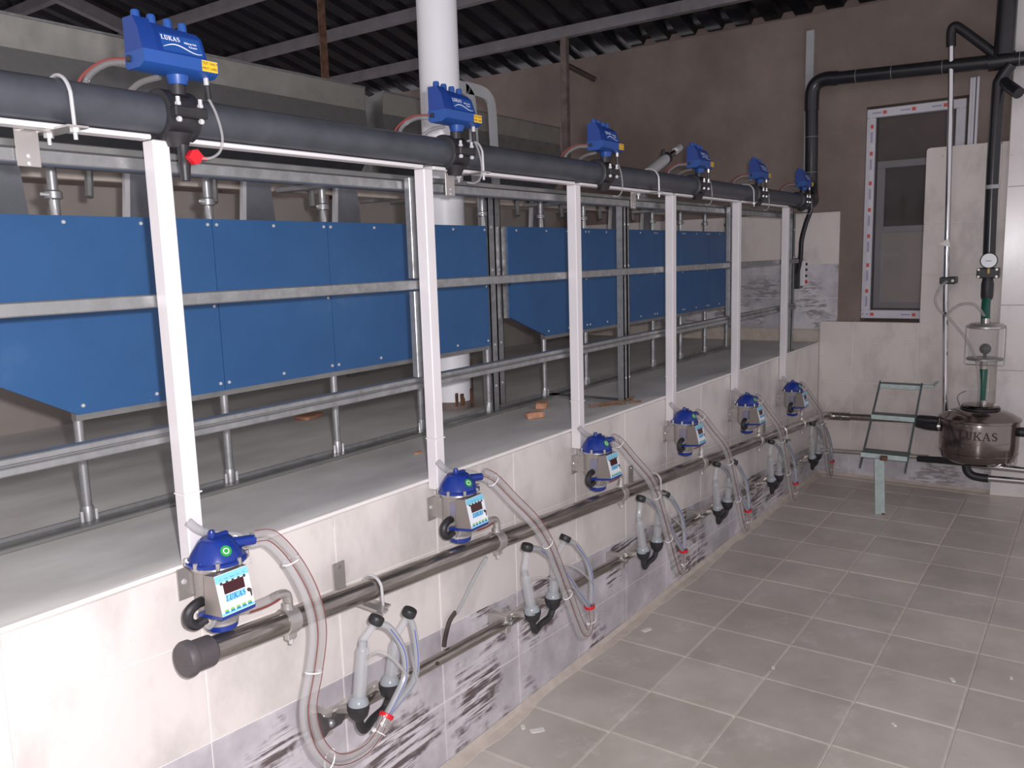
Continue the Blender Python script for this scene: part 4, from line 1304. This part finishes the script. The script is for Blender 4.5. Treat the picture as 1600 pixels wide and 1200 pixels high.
def washer(cups, pipe_x):
    t = thing('wash_cups', '', 'wash cups', (0, 0, 0), 'washing cups on the wash pipe')
    for c in cups:
        c = V(c)
        MB().lathe([(.0, -.033), (.013, -.033), (.024, -.020), (.0295, .0), (.0295, .011), (.0265, .012), (.0, .004)], c, 20).build('cup', 'rubber', t)
    a, b = V(cups[0]), V(cups[1])
    MB().tube([a + V((0, 0, -.026)), a + V((.004, 0, -.052)), a + V((.022, .004, -.072)), (a + b) / 2 + V((0, .01, -.066)), b + V((-.018, .004, -.056)), b + V((0, 0, -.026))], .0115, 10, 6).build('feed_bend', 'rubber', t)
    z = zw(pipe_x)
    MB().box((a.x - .04, -.072, z + .012), (b.x + .02, -.048, z + .030), ch=.003).build('holder_bar', 'inox', t)
    for c in (a, b):
        MB().prism([(c.y, c.z - .012), (-.05, z + .014), (-.05, z + .028), (c.y, c.z + .002)], c.x - .010, c.x + .010, 'x').build('holder_arm', 'inox', t)
    MB().box((a.x - .055, -.078, z - .026), (a.x - .025, -.001, z + .036), ch=.003).build('wall_clamp', 'inox', t)
    MB().lathe([(.010, 0), (.010, .014), (.006, .018)], (a.x - .04, -.078, z + .012), 8, (0, -1, 0)).build('clamp_bolt', 'galv', t)
    return t


wA = washer([(.349, -.15, .502), (.495, -.12, .486)], .40)
wA['label'] = 'pair of black washing cups on the wash pipe under the cluster ' + ORD[0]
wB = washer([(1.159, -.15, .454), (1.288, -.15, .454)], 1.21)
wB['label'] = 'pair of black washing cups on the wash pipe under the cluster ' + ORD[1]
for k in range(4):
    o = copy_tree(wB)
    o.location = (CDX[k + 1], 0, CDZ[k + 1])
    o['label'] = 'pair of black washing cups on the wash pipe under the cluster ' + ORD[k + 2]

dt = thing('drain_tube', 'thin translucent tube with dark tail hanging from the milk pipe between clusters', 'tube', (.95, -.1, .70))
MB().tube([(.03, 0, .0), (.01, .03, -.06), (-.02, .055, -.13), (-.04, .075, -.18)], .0065, 8).build('clear_tube', 'tubewhite', dt)
MB().tube([(-.04, .078, -.175), (-.065, .085, -.20), (-.085, .088, -.245), (-.095, .088, -.275)], .0075, 8).build('dark_tail', 'darksteel', dt)

# ================================================================== RECEIVER VESSEL AND GLASS TRAP
rv = thing('receiver_vessel', 'polished steel receiver vessel with LUKAS lettering at the end of the pit', 'vessel', (4.85, -1.075, .285))
MB().lathe([(.05, .0), (.17, .006), (.205, .030), (.218, .065), (.222, .12), (.222, .262), (.218, .275)], (0, 0, 0), 48).build('body', 'vessel', rv)
MB().lathe([(.218, .270), (.230, .276), (.230, .288), (.214, .296), (.19, .312), (.14, .334), (.10, .342)], (0, 0, 0), 48).build('shoulder', 'vessel', rv)
MB().lathe([(.10, .338), (.112, .340), (.112, .350), (.10, .352)], (0, 0, 0), 32).build('gasket', 'rubber', rv)
ldv = MB().lathe([(.105, .352), (.108, .360), (.10, .368), (.05, .374), (.0, .375)], (0, 0, 0), 32).build('lid', 'vessel', rv)
MB().cyl((-.03, -.02, .372), (-.03, -.02, .40), .018, n=12).build('lid_socket', 'inox', ldv)
MB().lathe([(.217, .066), (.2215, .070), (.2215, .074), (.217, .078)], (0, 0, 0), 48).build('lower_seam', 'vessel', rv)
ring = [(.2225 * math.cos(PI + a), .2225 * math.sin(PI + a), .168 - .018 * math.cos(a * 1.15)) for a in [(-1.1 + 2.2 * k / 20) for k in range(21)]]
MB().tube(ring, .0022, 6, smooth=False).build('pressed_line', 'vessel', rv)
vs, fs, tw = lukas(.052)
ang0 = math.atan2(CAM.y + 1.075, CAM.x - 4.85)
bend = []
for p in vs:
    a = ang0 - .02 + p[0] / .2235 * 1.0
    bend.append((.2238 * math.cos(a), .2238 * math.sin(a), .205 + p[1]))
MB().add(bend, fs).build('maker_lettering', 'dprint', rv)
MB().tube([(-.02, .23, .21), (-.0, .30, .208), (.05, .36, .208)], .031, 14).build('inlet_sleeve', 'rubber', rv)
MB().cyl((-.0, .16, .212), (-.015, .25, .21), .027, n=14).build('inlet', 'inox', rv)
MB().cyl((0, -.20, .212), (0, -.30, .214), .030, n=14).build('outlet_sleeve', 'rubber', rv)
MB().tube([(.10, .36, -.045), (.06, .22, -.03), (.0, .14, -.012), (-.02, .06, -.004)], lambda q: .020 + .008 * q, 12).build('lower_sleeve', 'rubber', rv)
MB().tube([(-.05, .055, .01), (-.05, .05, -.05), (-.05, .02, -.082), (-.05, -.03, -.09), (-.05, -.07, -.09)], .026, 14).build('drain_elbow', 'rubber', rv)
MB().tube([(-.05, -.06, -.09), (-.05, -.42, -.078)], .019, 14, smooth=False).build('drain_pipe', 'chrome', rv)
MB().tube([(-.10, .02, .0), (-.10, -.42, -.002)], .019, 14, smooth=False).build('support_pipe', 'chrome', rv)
MB().box((.12, -.20, -.045), (.29, -.17, -.005), ch=.003).build('wall_bracket', 'inox', rv)
MB().box((.12, .12, -.045), (.29, .15, -.005), ch=.003).build('wall_bracket', 'inox', rv)
MB().box((.10, -.20, -.006), (.15, .15, .008), ch=.003).build('support_bar', 'inox', rv)
MB().tube([(.02, .118, .350), (.01, .13, .40), (.01, .115, .43), (.01, .085, .445)], .003, 6).build('wire_clip', 'galvd', rv)

gt = thing('glass_trap', 'clear glass trap with a black float ball above the vessel', 'jar', (4.95, -1.075, .925))
MB().lathe([(.096, .012), (.096, .205)], (0, 0, 0), 32).build('glass', 'glass', gt)
MB().lathe([(.03, .232), (.088, .232), (.108, .214), (.108, .203), (.1, .200)], (0, 0, 0), 32).build('top_plate', 'inox', gt)
MB().lathe([(.03, -.006), (.104, .0), (.104, .012), (.09, .014)], (0, 0, 0), 32).build('bottom_plate', 'galvd', gt)
for s in (-1, 1):
    MB().tube([(-.02, s * .108, .222), (-.02, s * .110, .20), (-.02, s * .110, -.026), (-.02, s * .100, -.032), (-.02, 0, -.034)], .0028, 7, smooth=False).build('clamp_rod', 'galv', gt)
MB().lathe([(.0, .035)] + [(.034 * math.sin(PI * k / 10), .069 - .034 * math.cos(PI * k / 10)) for k in range(1, 10)] + [(.0, .103)], (0, 0, 0), 22).build('float_ball', 'rubber', gt)
MB().cyl((0, 0, .012), (0, 0, .036), .010, n=10).build('ball_seat', 'rubber', gt)
MB().lathe([(.021, -.095), (.021, -.02), (.026, -.006)], (0, .005, 0), 16).build('bottom_spout', 'inox', gt)
MB().lathe([(.019, -.30), (.021, -.20), (.024, -.09), (.022, -.085)], (0, .003, .025), 14).build('green_sleeve', 'greenhose', gt)
MB().lathe([(.022, .232), (.020, .262)], (0, .005, 0), 14).build('top_spout', 'inox', gt)

# ================================================================== STEP LADDER at the end of the pit
la = thing('step_ladder', 'small pale green three-step ladder with one front leg before the end wall', 'ladder', (4.36, -.61, 0))
def slope(z):
    return (z - .29) / (.742 - .29)
for y0, y1 in ((.130, .140), (-.132, -.115)):
    A0, A1 = V((.0, y0, .285)), V((.56, y1, .752))
    mb = MB()
    d = (A1 - A0).normalized()
    nrm = V((-d.z, 0, d.x))
    w_ = .011
    tt = .004
    sy = 1 if y0 > 0 else -1
    vs = [A0 + nrm * w_, A1 + nrm * w_, A1 - nrm * w_, A0 - nrm * w_]
    mb.add([p + V((0, tt, 0)) for p in vs] + [p - V((0, tt, 0)) for p in vs], [(0, 1, 2, 3), (7, 6, 5, 4), (0, 4, 5, 1), (1, 5, 6, 2), (2, 6, 7, 3), (3, 7, 4, 0)])
    mb.build('side_rail', 'ladderd', la)
for k, (x, z, ya, yb, dd_) in enumerate(((.02, .378, -.136, .133, .13), (.30, .572, -.122, .137, .10), (.54, .742, -.118, .141, .09))):
    st = MB().box((x, ya, z - .004), (x + dd_, yb, z), ch=.001).build('tread', 'ladderd', la)
    MB().box((x - .004, ya, z - .030), (x, yb, z - .001), ch=.001).build('nosing', 'ladder', st)
    if k:
        for j in range(14):
            y = ya + .012 + (yb - ya - .024) * j / 13
            MB().box((x - .0055, y - .002, z - .024), (x - .004, y + .002, z - .008)).build('rib', 'ladder', st)
MB().box((.02, -.03, .0), (.04, .025, .352), Matrix.Translation((-.03, .005, 0)) @ Matrix.Rotation(math.radians(-2.5), 4, 'X'), ch=.002).build('front_leg', 'ladder', la)
MB().box((-.014, -.026, .345), (.024, .014, .372), ch=.002).build('leg_bracket', 'rust', la)
MB().lathe([(.012, 0), (.010, .006), (0, .007)], (-.004, -.016, .003), 8, (-1, 0, 0)).build('foot_bolt', 'rust', la)
MB().box((.565, -.185, .730), (.60, -.116, .744), ch=.002).build('wall_hook', 'ladder', la)
MB().box((.56, -.185, .736), (.79, -.165, .742)).build('wall_bar', 'ladder', la)

# ================================================================== LITTER
def lump(name, mat, loc, size, label, cat, group=None, rz=0.0, seed=0):
    rnd = random.Random(seed)
    bm = bmesh.new()
    bmesh.ops.create_cube(bm, size=1)
    bmesh.ops.bevel(bm, geom=bm.edges[:], offset=.12, segments=1, affect='EDGES')
    for q in bm.verts:
        q.co = V((q.co.x * size[0] * rnd.uniform(.85, 1.1), q.co.y * size[1] * rnd.uniform(.85, 1.1), (q.co.z + .5) * size[2] * rnd.uniform(.92, 1.0)))
    me = bpy.data.meshes.new(name)
    bm.to_mesh(me)
    bm.free()
    me.materials.append(MT[mat])
    o = link(name, me)
    o.location = loc
    o.rotation_euler.z = rz
    return tag(o, label, cat, group)


lump('brick_piece', 'brickbit', (2.02, .36, ZP), (.085, .05, .03), 'broken orange brick piece on the platform, farther of two behind the third post', 'brick', 'brick pieces on the platform', .4, 1)
lump('brick_piece', 'brickbit', (1.81, .26, ZP), (.075, .045, .028), 'broken orange brick piece on the platform, nearer of two behind the third post', 'brick', 'brick pieces on the platform', -.5, 2)
lump('brick_piece', 'brickbit', (1.36, 1.15, ZP), (.13, .07, .02), 'flat orange brick piece lying far back under the blue panels', 'brick', 'brick pieces on the platform', .2, 3)
lump('dry_leaf', 'brickbit', (1.085, .265, ZP), (.04, .018, .006), 'small orange leaf on the concrete left of the second post', 'leaf', None, .3, 4)
for k, (a, b, lab) in enumerate((((2.16, .14), (2.34, .03), 'brown stick lying at the foot of the free-standing upright'), ((2.10, .16), (2.26, .07), 'second brown stick lying left of the first at the upright foot'), ((2.2, .045), (2.36, .075), 'short brown stick crossing the others at the platform edge'))):
    tag(MB().tube([(a[0], a[1], ZP + .005 + .007 * k), ((a[0] + b[0]) / 2, (a[1] + b[1]) / 2 + .004, ZP + .008 + .007 * k), (b[0], b[1], ZP + .005 + .007 * k)], .0055, 6, 3).build('stick', 'drywood'), lab, 'stick', 'sticks at the upright foot')
chips = [((2.333, -1.283), .030, 'white plaster chip on a floor joint at the right'), ((1.89, -1.161), .022, 'small white plaster chip on a tile near the right front'), ((2.07, -.68), .026, 'white plaster chip where two floor joints cross'),
         ((1.195, -.133), .055, 'larger white plaster chip near the pit wall in front'), ((1.185, -.078), .030, 'smaller white plaster chip beside the larger one at the pit wall'), ((2.115, -.102), .05, 'long white plaster chip near the wall below the third cluster'), ((2.465, -1.466), .022, 'white plaster chip at the right edge of the floor')]
for k, (p, s, lab) in enumerate(chips):
    lump('plaster_chip', 'chip', (p[0], p[1], .0005), (s, s * .5, .003), lab, 'chip', 'plaster chips on the pit floor', random.uniform(-1, 1), 20 + k)
